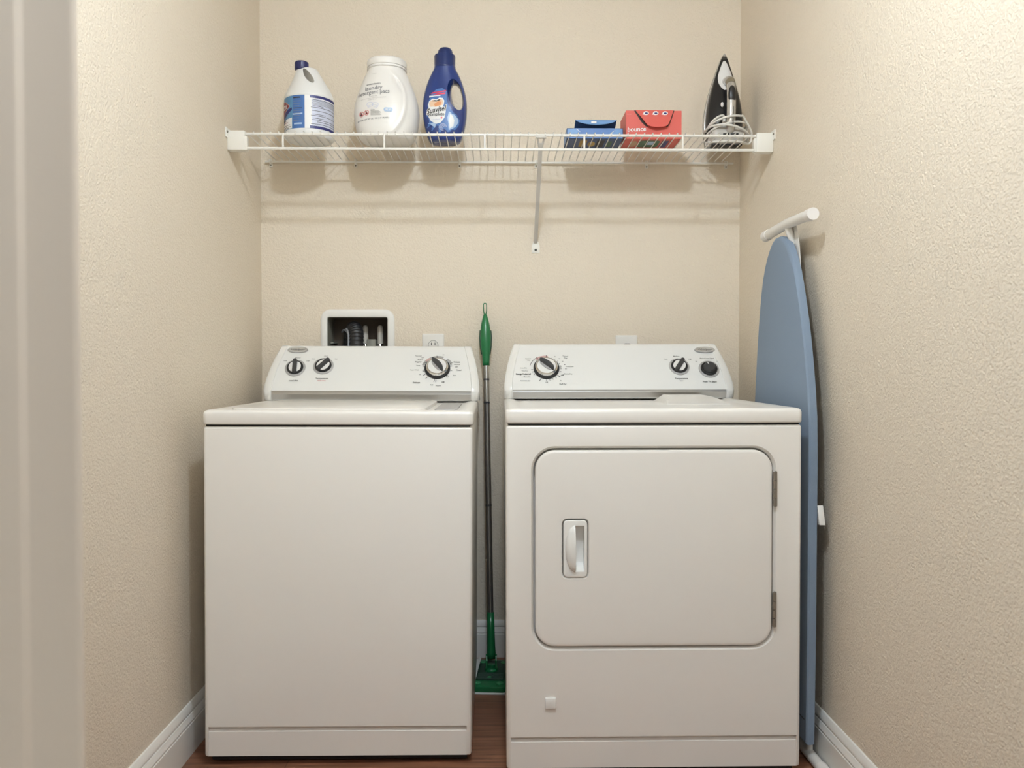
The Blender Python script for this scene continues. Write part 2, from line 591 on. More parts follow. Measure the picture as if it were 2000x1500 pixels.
# ceiling lamp of the room, and a fill lamp added in the unseen hall
def ceiling_lamp(x, y, r, globe, label):
    t = thing('ceiling_lamp', label, 'lamp', (x, y, ZC))
    m = MB()
    m.lathe([(r + .015, 0), (r + .015, -.012), (r + .005, -.02)], (x, y, ZC), 40)
    m.build('lamp_pan', 'lamppan', t)
    m = MB()
    m.lathe([(r * .86, -.018), (r * .98, -.034), (r, -.052), (r * .94, -.068), (r * .78, -.082), (r * .52, -.092), (r * .2, -.096), (r * .03, -.097)], (x, y, ZC), 32)
    m.build('lamp_globe', globe, t, sharp=60)
ceiling_lamp(0.03, 1.06, 0.056, 'globe', 'round white lit lamp on the laundry room ceiling')
ceiling_lamp(0.30, -0.75, 0.15, 'globefill', 'round white fill lamp added on the unseen hall ceiling')

# ------------------------------------------------------------------ washer and dryer
def console(root, x0, x1, yf, z0, P0, P1, side_in, mats=('console',)):
    """Sloping control console; returns a function mapping panel (x, s, lift) to a room point."""
    P0, P1 = Vector((0, *P0)), Vector((0, *P1))
    e = (P1 - P0).normalized()
    L = (P1 - P0).length
    n = Vector((0, -e.z, e.y))
    def on(x, s, lift=0.0):
        q = P0 + e * s + n * lift
        return Vector((x, q.y, q.z))
    # side profile (y, z) from the bottom front, up the panel, over the top and down the back
    prof = [(yf + .012, z0), (yf + .004, z0 + .006), (yf, z0 + .024), (P0.y, P0.z)]
    for k in range(1, 9):
        q = P0 + e * (L * k / 8) + n * (.004 * sin(pi * k / 8))
        prof.append((q.y, q.z))
    ty, tz = P1.y, P1.z
    prof += [(ty + .009, tz + .008), (ty + .020, tz + .011), (ty + .045, tz + .009), (ty + .055, tz - .002), (ty + .055, z0)]
    def inset(z):
        t = max(0.0, min(1.0, (z - z0 - .03) / (tz - z0 - .02)))
        return side_in * t ** 1.6
    m = MB()
    m.rings([[(x0 + inset(z) + .004, y, z) for y, z in prof], [(x1 - inset(z) - .004, y, z) for y, z in prof]])
    body = m.build('control_console', mats[0], root, sharp=30)
    # rounded end caps
    for sx, xe in ((1, x0), (-1, x1)):
        m = MB()
        def ring(dx, shrink, dz):
            cy, cz = (yf + ty + .055) / 2, (z0 + tz) / 2
            return [(xe + sx * (inset(z) + dx), y - .0022 * dz if i < 13 else y, z + .0012 * dz if z > z0 + .001 else z)
                    if not shrink else (xe + sx * (inset(z) + dx), cy + (y - cy) * (1 - shrink), cz + (z - cz) * (1 - shrink) if z > z0 + .001 else z)
                    for i, (y, z) in enumerate(prof)]
        m.rings([ring(.0, .055, 0), ring(.0022, .018, 0), ring(.006, 0, 1), ring(.024, 0, 1), ring(.0255, 0, 0)])
        m.build('end_cap', 'endcap', body, sharp=40)
    # brushed silver strip along the foot of the panel
    m = MB()
    pts = [(yf + .002, z0 + .0045), (yf - .0022, z0 + .022), (yf - .0016, z0 + .0245), (P0.y - .0018, P0.z + .001), (P0.y + .003, P0.z + .0015), (yf + .012, z0 + .0045)]
    m.rings([[(x, y, z) for y, z in pts] for x in (x0 + .027, x1 - .027)])
    m.build('trim_strip', 'steel_strip', body, sharp=20)
    return body, on

def badge(body, on, x, s):
    m = MB()
    m.mi = 1
    m.rings([[on(px, ps, .0005) for px, ps in ellipse(x, s, .0345, .0135, 40)], [on(px, ps, .0042) for px, ps in ellipse(x, s, .0335, .0128, 40)],
             [on(px, ps, .0046) for px, ps in ellipse(x, s, .0305, .0105, 40)]], cap0=True, cap1=False)
    m.mi = 0
    m.rings([[on(px, ps, .0046) for px, ps in ellipse(x, s, .0305, .0105, 40)], [on(px, ps, .0040) for px, ps in ellipse(x, s, .0285, .0090, 40)]], cap0=False)
    m.mi = 2
    m.text('Whirlpool', .0115, lambda u, v: on(x + u, s + v + .0005, .0047), shear=.25, bold=.0001)
    m.mi = 3
    m.rings([[on(x + dx * .029 * cos(a), s + dx * .0095 * sin(a), .0047) for a in [rad(200 + 140 * k / 20) for k in range(21)]] for dx in (.84, .95)], closed=False, cap0=False, cap1=False)
    m.build('badge', ['badge', 'dialgrey', 'greyink', 'dialwhite'], body, sharp=30)

def disc_rings(on, x, s, prof, seg=40):
    return [[on(x + r * cos(2 * pi * k / seg), s + r * sin(2 * pi * k / seg), h) for k in range(seg)] for r, h in prof]

def small_dial(body, on, x, s, ang, style='grip'):
    """Grey ring, black knob with two white cheeks and a raised black grip."""
    m = MB()
    m.rings(disc_rings(on, x, s, [(.0335, .0), (.0335, .0022), (.0315, .0030), (.0275, .0030)]))
    ring = m.build('dial', 'dialgrey', body)
    m = MB()
    m.rings(disc_rings(on, x, s, [(.0272, .001), (.0270, .0065), (.0255, .0085), (.0215, .0090), (.0205, .0078)]))
    m.build('knob', 'black', ring)
    ca, sa = cos(ang), sin(ang)
    def loc(u, v, h):
        return on(x + u * ca - v * sa, s + u * sa + v * ca, h)
    if style == 'grip':
        for k in (-1, 1):
            m = MB()
            pts = [(k * (.0072 + .0125 * sin(pi * i / 14)) if 0 < i < 14 else k * .0072, .0195 * cos(pi * i / 14)) for i in range(15)]
            m.rings([[loc(u, v, .0074) for u, v in pts], [loc(u, v, .0092) for u, v in pts]])
            m.build('knob_face', 'dialwhite', ring)
        m = MB()
        out = rrect(-.0068, .0068, -.0265, .0285, .0055)
        m.rings([[loc(u, v, .007) for u, v in out], [loc(u * .95, v, .0165) for u, v in out], [loc(u * .7, v * .96, .0185) for u, v in out]])
        m.build('knob_grip', 'charcoal', ring)
    else:
        m = MB()
        m.rings(disc_rings(on, x, s, [(.0205, .007), (.0185, .0165), (.0165, .0185), (.001, .0190)]))
        m.build('knob_grip', 'charcoal', ring)
        m = MB()
        m.rings([[loc(u, v, .0178) for u, v in rrect(-.0014, .0014, .0075, .0165, .001)], [loc(u, v, .0200) for u, v in rrect(-.0014, .0014, .0075, .0165, .001)]])
        m.build('pointer', 'dialwhite', ring)
    return ring

def big_dial(body, on, x, s, ang):
    m = MB()
    m.rings(disc_rings(on, x, s, [(.0425, .0), (.0425, .004), (.041, .006), (.037, .006)]))
    ring = m.build('cycle_dial', 'black', body)
    m = MB()
    m.rings(disc_rings(on, x, s, [(.0372, .004), (.0366, .013), (.0335, .0165), (.0315, .0165)]))
    m.build('chrome_rim', 'chrome', ring)
    m = MB()
    m.rings(disc_rings(on, x, s, [(.0315, .0150), (.0300, .0172), (.001, .0178)]))
    m.build('knob_face', 'dialwhite', ring)
    ca, sa = cos(ang), sin(ang)
    def loc(u, v, h):
        return on(x + u * ca - v * sa, s + u * sa + v * ca, h)
    m = MB()
    def lens(k, w):
        n = 16
        return [(w * sin(pi * i / n), k * cos(pi * i / n)) for i in range(n + 1)] + [(-w * .25 * sin(pi * i / n), -k * cos(pi * i / n)) for i in range(1, n)]
    m.rings([[loc(u, v, .017) for u, v in lens(.0300, .0125)], [loc(u, v, .031) for u, v in lens(.0300, .0115)], [loc(u, v, .0335) for u, v in lens(.0280, .008)]])
    m.build('knob_grip', 'charcoal', ring)
    m = MB()
    m.rings([[loc(u - .004, v, .0178) for u, v in lens(.0235, -.007)], [loc(u - .004, v, .0205) for u, v in lens(.0235, -.006)]])
    m.build('grip_side', 'dialgrey', ring)
    return ring

def ticks(m, on, x, s, r0, r1, angs, w=.0007):
    for a in angs:
        t = rad(a)
        d = Vector((sin(t), cos(t)))
        q = Vector((d.y, -d.x))
        m.poly([on(x + (d * r + q * k * w).x, s + (d * r + q * k * w).y, .0052 if False else .0008) for r, k in ((r0, -1), (r1, -1), (r1, 1), (r0, 1))])

def arcband(m, on, x, s, r0, r1, a0, a1, lift=.0006, n=24):
    m.rings([[on(x + r * sin(rad(a0 + (a1 - a0) * k / n)), s + r * cos(rad(a0 + (a1 - a0) * k / n)), lift) for k in range(n + 1)] for r in (r0, r1)], closed=False, cap0=False, cap1=False)

def bulge(on, L):
    """Marking surface: the panel bows out a few millimetres, so print follows that bow."""
    return lambda x, s, lift=0.0: on(x, s, lift + .004 * sin(pi * max(0, min(1, s / L))) + .0006)

def toe_recess(cab, x0, x1, yf, z1, z0):
    c = MB()
    c.prism([(yf - .03, z1 + .006 + .0), (yf, z1 + .0030), (yf + .013, z1 - .0005), (yf + .013, z1 - .0050), (yf + .0040, z1 - .0115), (yf + .0040, z0 - .05), (yf - .03, z0 - .05)], 'x', x0, x1)
    cut(cab, c, sharp=30)
    # thin rolled lip closing the recess at the sill
    return cab

def legs(root, xs, ys, h, z_top):
    for x in xs:
        for y in ys:
            m = MB()
            m.lathe([(.022, 0), (.024, .004), (.024, .010), (.012, .011), (.012, z_top + .012)], (x, y, 0), 20)
            m.build('leg', 'black', root)

def top_panel(root, x0, x1, y0, y1, z0, z1, inset, drop):
    """Porcelain top: rounded outer rim, gently sunk field inside it."""
    m = MB()
    r = .012
    def ring(d, z, rr):
        return [(x, y, z) for x, y in rrect(x0 + d, x1 - d, y0 + d, y1 - d, rr)]
    m.rings([ring(.004, z0, r), ring(.0012, z0 + .001, r), ring(0, z0 + .004, r), ring(0, z1 - .010, r), ring(.0015, z1 - .005, r), ring(.0045, z1 - .0018, r), ring(.010, z1, r),
             ring(inset, z1, .03), ring(inset + .008, z1 - drop * .7, .03), ring(inset + .016, z1 - drop, .03)])
    return m.build('top_panel', 'enamel', root, sharp=50)

# ---- washing machine
WX0, WX1, WYF, WYB = -0.7589, -0.0729, 2.112, 2.775
WZ = 0.9186
washer = thing('washing_machine', 'white top loading washing machine, left of the two laundry machines', 'washing machine', ((WX0 + WX1) / 2, WYF + .3, 0))
m = MB()
m.box(WX0, WX1, WYF, WYB, .0242, .8768, bevel=.007, seg=3)
cab = m.build('cabinet', 'enamel', washer)
toe_recess(cab, WX0 + .0095, WX1 - .0125, WYF, .1000, .0242)
m = MB()
m.box(WX0 + .006, WX1 - .006, WYF + .006, WYB - .01, .874, .884)
m.build('seam_gasket', 'gap', washer)
top_panel(washer, WX0 - .002, WX1 + .003, WYF - .004, WYB - .005, .8815, WZ, .030, .006)
m = MB()
m.prism(rrect(WX0 + .055, WX1 - .125, WYF + .035, 2.640, .03), 'z', WZ - .007, WZ + .0035, bevel=.003)
lid = m.build('lid', 'enamel', washer)
m = MB()
m.prism(rrect(WX1 - .105, WX1 - .045, WYF + .10, 2.600, .01), 'z', WZ - .006, WZ - .0015, bevel=.0015)
m.build('bleach_dispenser', 'dialgrey', washer)
wc, won0 = console(washer, -.7640, -.0655, 2.676, .9186, (2.676, .950), (2.780, 1.088), .028)
won = bulge(won0, .173)
badge(wc, won, -.6751, .1666)
small_dial(washer, won, -.6725, .0895, rad(4))
small_dial(washer, won, -.5810, .0979, rad(-38))
big_dial(washer, won, -.2053, .0895, rad(38))
PK = ['ink', 'dialgrey', 'redink', 'pinkink', 'white']
def printing(root, on):
    """One printed legend round one dial: returns (mesh builder, text writer, finisher)."""
    b = MB()
    def txt(t, x, y, size=.0068, bold=.0001, mi=0, **k):
        b.mi = mi
        b.text(t, size * .78, lambda u, v: on(x + u, y + v, .0008), bold=bold * .6, **k)
        b.mi = 0
    def done():
        b.build('dial_legend', PK, root, recalc=False, weld=False, sharp=None)
    return b, txt, done
for x, y, a, b_, c_, low in ((-.6725, .0895, 'Small', 'Medium', 'Large', 'Load Size'), (-.5810, .0979, 'Cold', 'Warm', 'Hot', 'Temperature')):
    m, T, done = printing(wc, won)
    ticks(m, won, x, y, .0275, .0345, (-38, 0, 38))
    T(low, x + .001, y - .0505, .0100, .0002)
    T(a, x - .037, y + .030)
    T(b_, x + .003, y + .043)
    T(c_, x + .038, y + .030)
    if low == 'Temperature':
        T('Wash / Rinse', x + .001, y - .0590, .0064, mi=2)
    done()
m, T, done = printing(wc, won)
m.mi = 1
arcband(m, won, -.2053, .0895, .0455, .0535, -75, 62)
m.mi = 3
arcband(m, won, -.2053, .0895, .0460, .0525, -52, -30, .0009)
m.mi = 4
arcband(m, won, -.2053, .0895, .0445, .0535, 22, 38, .0010)
m.mi = 0
ticks(m, won, -.2053, .0895, .0450, .0545, (-4, 64, 183, 190, 222, 238), .0009)
ticks(m, won, -.2053, .0895, .0430, .0500, (-80, -68, -60, -52, -44, 71, 78, 100, 130, 136, 256, 262))
for a in (('Normal', -.2709, .1429, .0085), ('Light', -.2560, .1350, .0062), ('Medium', -.2640, .1270, .0066), ('Regular', -.2690, .1165, .0090, .0003), ('Heavy', -.2690, .1020, .0066),
          ('Super Wash', -.2800, .0830, .0072), ('Off', -.2620, .0640, .0062), ('Delicate', -.2713, .0331, .0092, .0003), ('Soak', -.2210, .0250, .0062), ('Regular', -.1990, .0215, .0078),
          ('Off', -.1850, .0345, .0090, .0003), ('Delicate', -.1420, .1165, .0082, .0003), ('Normal', -.1410, .1060, .0080), ('Light', -.1430, .0965, .0068), ('Casual', -.1341, .0830, .0085),
          ('Rinse', -.1480, .0620, .0062), ('Off', -.1880, .1475, .0062)):
    T(*a)
done()
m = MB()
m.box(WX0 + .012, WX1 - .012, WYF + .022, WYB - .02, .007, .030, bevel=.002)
m.build('under_shade', 'gap', washer)  # black box added to stand in for the shade under the cabinet
legs(washer, (WX0 + .06, WX1 - .06), (WYF + .07, WYB - .06), 0, .0242)

# ---- dryer
DX0, DX1, DYF, DYB = 0.0190, 0.7560, 2.036, 2.745
DZ = 0.9272
dryer = thing('clothes_dryer', 'white front door clothes dryer, right of the two laundry machines', 'dryer', ((DX0 + DX1) / 2, DYF + .3, 0))
m = MB()
m.box(DX0, DX1, DYF, DYB, .0250, .8856, bevel=.007, seg=3)
cab = m.build('cabinet', 'enamel', dryer)
toe_recess(cab, .0300, .7470, DYF, .1030, .0250)
ox0, ox1, oz0, oz1, orr = .0910, .6830, .3330, .8240, .050
c = MB()
def orect(d, y):
    return [(x, y, z) for x, z in rrect(ox0 - d, ox1 + d, oz0 - d, oz1 + d, orr + d, 10)]
c.rings([orect(.0125, DYF - .0040), orect(.0100, DYF), orect(.0044, DYF + .0085), orect(.0038, DYF + .0110), orect(.0038, DYF + .03)])
cut(cab, c, sharp=30)
m = MB()
m.rings([[(x, y, z) for x, z in rrect(ox0 + d, ox1 - d, oz0 + d, oz1 - d, orr - d, 10)] for d, y in ((.003, DYF + .026), (.0005, DYF + .018), (.0005, DYF + .0020), (.0020, DYF - .0010), (.0050, DYF - .0025), (.009, DYF - .0028))])
door = m.build('door', 'enamel', dryer)
hx0, hx1, hz0, hz1 = .1611, .2205, .5080, .6500
c = MB()
c.rings([[(x, y, z) for x, z in rrect(hx0 - d, hx1 + d, hz0 - d, hz1 + d, .010 + d, 6)] for d, y in ((.0068, DYF - .0060), (.0048, DYF - .0028), (.0016, DYF + .0030), (.0013, DYF + .0050), (.0013, DYF + .024))])
cut(door, c, sharp=30)
m = MB()
m.rings([[(x, y, z) for x, z in rrect(hx0 + d, hx1 - d, hz0 + d, hz1 - d, .010 - d * .5, 6)] for d, y in ((.0, DYF + .0245), (.0, DYF - .0016), (.0018, DYF - .0036), (.004, DYF - .0040))])
hd = m.build('handle', 'endcap', door, label='moulded white pull set into the dryer door')
c = MB()
c.rings([[(x, DYF - .0035 + .024 * cos(2 * pi * k / 32), .579 + .0575 * sin(2 * pi * k / 32)) for k in range(32)] for x in (.1895, .2130)])
cut(hd, c, sharp=30)
m = MB()
gr = []
for i in range(15):
    z = -.0585 + .117 * i / 14
    k = math.sqrt(max(0.0, 1 - (z / .0588) ** 2))
    gr.append([(.1905 - .0245 * k * sin(t), DYF - .0036 - .0165 * k * cos(t), .579 + z) for t in [pi / 2 * j / 8 for j in range(9)]] + [(.1905, DYF + .004, .579 + z)])
m.rings(gr)
m.build('handle_grip', 'endcap', door, sharp=50)
for za, zb in ((.683, .770), (.381, .468)):
    m = MB()
    for k in range(4):
        a, b = za + (zb - za) * k / 4, za + (zb - za) * (k + 1) / 4 - .0015
        m.tube([(.6875, DYF - .0035, a), (.6875, DYF - .0035, b)], .0042, 10)
    m.box(.6895, .6925, DYF - .0065, DYF + .004, za, zb)
    m.build('hinge', 'hinge', dryer, label='tarnished metal hinge')
m = MB()
m.box(.1157, .1425, DYF - .006, DYF + .002, .1790, .2058, bevel=.0018)
m.build('cover_cap', 'endcap', dryer)
m = MB()
m.box(DX0 + .006, DX1 - .006, DYF + .006, DYB - .01, .882, .893)
m.build('seam_gasket', 'gap', dryer)
top_panel(dryer, DX0 - .001, DX1 + .001, DYF - .004, DYB - .004, .8905, DZ, .030, .006)
# lint screen lid: a raised wedge at the right rear of the top
m = MB()
lx0, lx1 = .500, .655
m.rings([[(lx0 - .014, 2.36, DZ - .006), (lx1 + .012, 2.36, DZ - .006), (lx1 + .012, 2.36, DZ - .004), (lx0 - .014, 2.36, DZ - .004)],
         [(lx0 - .012, 2.42, DZ - .006), (lx1 + .010, 2.42, DZ - .006), (lx1 + .004, 2.42, DZ + .004), (lx0 - .004, 2.42, DZ + .004)],
         [(lx0 - .010, 2.455, DZ - .006), (lx1 + .008, 2.455, DZ - .006), (lx1 - .014, 2.455, DZ + .0130), (lx0 + .022, 2.455, DZ + .0130)],
         [(lx0 - .010, 2.600, DZ - .006), (lx1 + .008, 2.600, DZ - .006), (lx1 - .014, 2.600, DZ + .0145), (lx0 + .022, 2.600, DZ + .0145)]])
m.build('lint_screen_lid', 'enamel', dryer, sharp=20)
dc, don0 = console(dryer, .0190, .7590, 2.636, .9272, (2.636, .955), (2.742, 1.094), .030)
don = bulge(don0, .175)
badge(dc, don, .6863, .1606)
big_dial(dryer, don, .1567, .0838, rad(48))
small_dial(dryer, don, .5917, .0900, rad(-32))
small_dial(dryer, don, .6877, .0795, rad(24), style='round')
m, T, done = printing(dc, don)
m.mi = 3
arcband(m, don, .1567, .0838, .0450, .0540, -42, -2)
arcband(m, don, .1567, .0838, .0460, .0530, -2, 8, .0007)
m.mi = 0
arcband(m, don, .1567, .0838, .0530, .0545, -78, -36, .0008)
ticks(m, don, .1567, .0838, .0450, .0560, (-34, 2, 128, 205), .0010)
ticks(m, don, .1567, .0838, .0440, .0500, (25, 38, 52, 65, 78, 84, 92, 106, 140, 155, 168, 182, 238, 252, 264), .0006)
for a in (('Timed', .2210, .1346, .0090), ('Dry', .2215, .1265, .0085), ('70', .1870, .1330, .0062), ('60', .2010, .1240, .0062), ('50', .2110, .1120, .0062), ('40', .2170, .0985, .0062), ('20', .2200, .0820, .0062),
          ('Cool Down', .2330, .0905, .0070), ('Off', .2075, .0560, .0080, .0003), ('Damp Dry', .2270, .0610, .0078), ('Fluff Air', .2080, .0218, .0092), ('10', .2010, .0345, .0062), ('Off', .1560, .0285, .0075, .0002),
          ('Sensor', .0985, .1240, .0085), ('Dry', .1000, .1165, .0070), ('Less Dry', .0830, .0855, .0072), ('Very Dry', .0860, .0735, .0068), ('Energy Preferred', .0815, .0608, .0090, .0006),
          ('More Dry', .0930, .0500, .0070), ('Automatic Dry', .0870, .0345, .0068)):
    T(*a)
done()
m, T, done = printing(dc, don)
ticks(m, don, .5917, .0900, .0275, .0350, (-38, -4, 36))
for a in (('Temperature', .5930, .0421, .0100, .0003), ('Fabric', .5930, .0330, .0060), ('Low', .5520, .1210, .0075), ('Medium', .5880, .1340, .0080), ('High', .6310, .1210, .0075)):
    T(*a)
done()
m, T, done = printing(dc, don)
ticks(m, don, .6877, .0795, .0275, .0340, (-36, 36))
for a in (('End of Cycle Signal', .6880, .1245, .0078), ('Off', .6510, .1110, .0062), ('On', .7200, .1110, .0062), ('Push To Start', .6835, .0297, .0105, .0002)):
    T(*a)
done()
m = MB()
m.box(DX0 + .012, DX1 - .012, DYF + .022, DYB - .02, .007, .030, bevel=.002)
m.build('under_shade', 'gap', dryer)  # same black stand-in for shade below the dryer
legs(dryer, (DX0 + .06, DX1 - .06), (DYF + .07, DYB - .06), 0, .0250)

# ------------------------------------------------------------------ wire shelf
SZ = 1.7520          # centre height of the deck wires
DECK = SZ + .0027    # what stands on the shelf stands at this height
SYF, SYB = 2.5650, 2.8960
shelf = thing('wire_shelf', 'white ventilated wire shelf fixed across the back wall above the machines', 'shelf', (0, YB, SZ))
def bar(name, pts, r, mt='wire', seg=10, parent=shelf, **k):
    m = MB()
    m.tube(pts, r, seg)
    return m.build(name, mt, parent, **k)
bar('front_rail', [(-.812, SYF, SZ - .0062), (.831, SYF, SZ - .0062)], .0044)
bar('lip_rail', [(-.812, SYF - .003, 1.7015), (.831, SYF - .003, 1.7015)], .0044)
bar('middle_rail', [(-.806, 2.735, SZ - .0052), (.818, 2.735, SZ - .0052)], .0034)
bar('back_rail', [(-.812, SYB, SZ - .0092), (.823, SYB, SZ - .0092)], .0036)
w0 = None
nw = 62
for i in range(nw):
    x = -.7795 + i * .02565
    if w0 is None:
        m = MB()
        m.tube(spline([(x, SYF - .0055, SZ - .0075), (x, SYF - .0045, SZ - .0020), (x, SYF, SZ), (x, SYF + .006, SZ), (x, 2.74, SZ), (x, SYB - .004, SZ), (x, SYB + .0010, SZ - .0012), (x, SYB + .0040, SZ - .0080)], 3), .0017, 6)
        w0 = m.build('deck_wire', 'wire', shelf)
    else:
        w = w0.copy()
        w.parent = shelf
        w.location.x = i * .02565
        link(w)
for x in (-.6640, -.3530, -.0430, .2650, .5710):
    bar('lip_strut', [(x, SYF - .0022, SZ - .004), (x, SYF - .0032, 1.7015)], .0032)
for sx, xw in ((1, XL), (-1, XR)):
    m = MB()
    m.box(min(xw + sx * .0005, xw + sx * .0525), max(xw + sx * .0005, xw + sx * .0525), SYF - .0125, SYF + .020, 1.6945, 1.7535, bevel=.002)
    m.box(min(xw + sx * .048, xw + sx * .060), max(xw + sx * .048, xw + sx * .060), SYF - .0110, SYF + .010, 1.6945, 1.7370, bevel=.0015)
    br = m.build('end_bracket', 'bracket', shelf)
    m = MB()
    m.box(min(xw, xw + sx * .0035), max(xw, xw + sx * .0035), SYF - .0300, SYF + .026, 1.7300, 1.7600, bevel=.0012)
    m.build('bracket_flange', 'bracket', br)
    m = MB()
    m.lathe([(.0035, 0), (.0035, .0025), (.002, .0035)], (xw + sx * .0034, SYF - .022, 1.747), 12, axis=(sx, 0, 0))
    m.build('screw', 'hinge', br)
for x in (-.795, -.500, -.137, .131, .520, .800):
    m = MB()
    m.box(x - .005, x + .005, YB - .0055, YB, SZ - .026, SZ + .002, bevel=.0012)
    m.tube(spline([(x, YB - .004, SZ - .006), (x, SYB - .004, SZ - .0035), (x, SYB - .0075, SZ - .009), (x, SYB - .004, SZ - .0150), (x, SYB + .002, SZ - .0150)], 4), .0026, 8)
    cl = m.build('wall_clip', 'bracket', shelf)
    m = MB()
    m.lathe([(.0028, 0), (.0028, .001), (.0015, .0018)], (x, YB - .0055, SZ - .020), 10, axis=(0, -1, 0))
    m.build('screw', 'hinge', cl)
# diagonal brace: channel strut, forked top hooked under the front rail, flat screw foot on the wall
bx = .1310
top, foot = Vector((bx, SYF + .020, SZ - .022)), Vector((bx - .002, YB - .006, 1.4660))
m = MB()
d = (foot - top).normalized()
nrm = Vector((0, d.z, -d.y))
def chan(c, w, dep):
    X = Vector((1, 0, 0))
    return [c - X * w + nrm * dep, c - X * w - nrm * dep, c - X * (w - .0016) - nrm * dep, c - X * (w - .0016) + nrm * (dep - .0018), c + X * (w - .0016) + nrm * (dep - .0018), c + X * (w - .0016) - nrm * dep, c + X * w - nrm * dep, c + X * w + nrm * dep]
m.rings([chan(top, .0062, .0055), chan(top + d * .05, .0062, .0055), chan(foot - d * .03, .0062, .0055), chan(foot, .0062, .0030)])
brace = m.build('brace', 'brace', shelf, sharp=25)
for sx in (-1, 1):
    m = MB()
    m.tube([(bx + sx * .0045, SYF + .030, SZ - .034), (bx + sx * .0110, SYF + .006, SZ - .0110)], .0030, 8)
    m.build('brace_fork', 'brace', brace)
m = MB()
m.box(bx - .0165, bx + .0165, SYF - .003, SYF + .012, SZ - .0140, SZ - .0105, bevel=.001)
m.build('brace_hook', 'brace', brace)
m = MB()
m.prism([(bx - .0150, 1.4290), (bx + .0130, 1.4290), (bx + .0130, 1.4540), (bx + .0060, 1.4720), (bx - .0085, 1.4720), (bx - .0150, 1.4540)], 'y', YB - .0030, YB, bevel=.0006)
fp = m.build('foot_plate', 'bracket', brace)
m = MB()
m.lathe([(.0046, 0), (.0044, .0014), (.002, .0022)], (bx - .001, YB - .0030, 1.4400), 14, axis=(0, -1, 0))
m.build('screw', 'black', brace)

# ------------------------------------------------------------------ what stands on the shelf
# ---- bleach jug
JX, JY, JRAD = -.6090, 2.6800, .0788
jug = thing('bleach_jug', 'white bleach jug with navy cap and blue label, leftmost on the wire shelf', 'bleach', (JX, JY, DECK))
tabR = [(.0, .0725), (.005, .0770), (.012, .0782), (.018, .0788), (.0205, .0776), (.125, .0776), (.1275, .0788), (.137, .0770), (.155, .0690), (.175, .0585), (.195, .0480), (.212, .0400), (.222, .0355), (.229, .0300), (.233, .0180)]
tabX = [(.0, 0), (.13, 0), (.16, .0005), (.19, -.002), (.212, -.005), (.223, -.0065), (.233, -.007)]
tabD = [(.0, 1.0), (.13, 1.0), (.16, .97), (.20, .86), (.223, .78), (.233, .75)]
m = MB()
zs = [0, .003, .006, .010, .014, .018, .0195, .021] + [.03 + .019 * i for i in range(6)] + [.1255, .1275, .131, .135, .14] + [.145 + .006 * i for i in range(14)] + [.2265, .229, .231, .233]
m.rings([[(JX + lerp(tabX, z) + lerp(tabR, z) * cos(2 * pi * k / 64), JY + lerp(tabR, z) * lerp(tabD, z) * sin(2 * pi * k / 64), DECK + z) for k in range(64)] for z in zs])
body = m.build('jug_body', 'jug', jug, sharp=None)
c = MB()
hd_ = Vector((-.42, .91, 0))
q0 = Vector((JX - .0040, JY - .035, DECK + .2180))
q1 = Vector((JX + .0110, JY - .035, DECK + .1760))
sidev = Vector((.78, .62, 0))
ax = (q1 - q0).normalized()
pr = []
for k in range(28):
    a = 2 * pi * k / 28
    u, v = cos(a), sin(a)
    cen = q0.lerp(q1, .5)
    pr.append(cen + ax * (u * .0290) + Vector((1, 0, 0)) * (v * .0125 * (1.0 + .30 * u)))
c.rings([[p + hd_ * t for p in pr] for t in (-.10, .0, .03, .14)])
cut(body, c, sharp=38)
m = MB()
CXJ = -.0225
m.lathe([(.0185, .224), (.0195, .2255), (.0218, .2265), (.0222, .228), (.0218, .2475), (.0195, .2500), (.001, .2502)], (JX + CXJ, JY - .006, DECK), 40)
m.build('cap', 'navycap', jug, sharp=40)
def jl(th, z, lift=.0005):
    r = .0776 + lift
    return Vector((JX + r * sin(th), JY - r * cos(th), DECK + z))
def jdeg(u0, u1, z0, z1, lift, n=12):
    m.patch(lambda u, v: jl(rad(u), v, lift), u0, u1, z0, z1, n, 1)
m = MB()
m.mi = 0; jdeg(-125, -28, .0215, .1245, .0004, 20)
m.mi = 1; jdeg(-28, 2, .0215, .1245, .0004)
m.mi = 2; jdeg(2, 100, .0215, .1245, .0004, 20)  # white strip left bare at its left edge is painted glare
m.mi = 3; jdeg(14, 100, .1165, .1245, .0007, 16); 
m.mi = 3; jdeg(14, 100, .0215, .0300, .0007, 16)
m.mi = 4; jdeg(18, 100, .0305, .1140, .0006, 16)
m.mi = 5
for z, u0, u1 in ((.1105, 20, 95), (.0910, 20, 46), (.0865, 16, 95), (.0760, 18, 95), (.0655, 20, 52), (.0610, 16, 95), (.0530, 20, 48), (.0480, 18, 95), (.0420, 30, 95), (.0350, 16, 95)):
    jdeg(u0, u1, z, z + .0014, .0009, 10)
m.mi = 8
for i in range(5):
    jdeg(18, 92, .0950 + i * .0032, .0962 + i * .0032, .0009, 10)
for i in range(9):
    jdeg(-26, -4 - (i * 7) % 9, .045 + i * .0075, .0462 + i * .0075, .0007, 4)
m.mi = 5
jdeg(-26, -8, .1150, .1185, .0008, 4)
jdeg(-26, -4, .0835, .0850, .0008, 4)
m.mi = 9
jdeg(-28, -3, .0640, .0690, .0006, 6)
jdeg(-24, -4, .0330, .0380, .0006, 6)
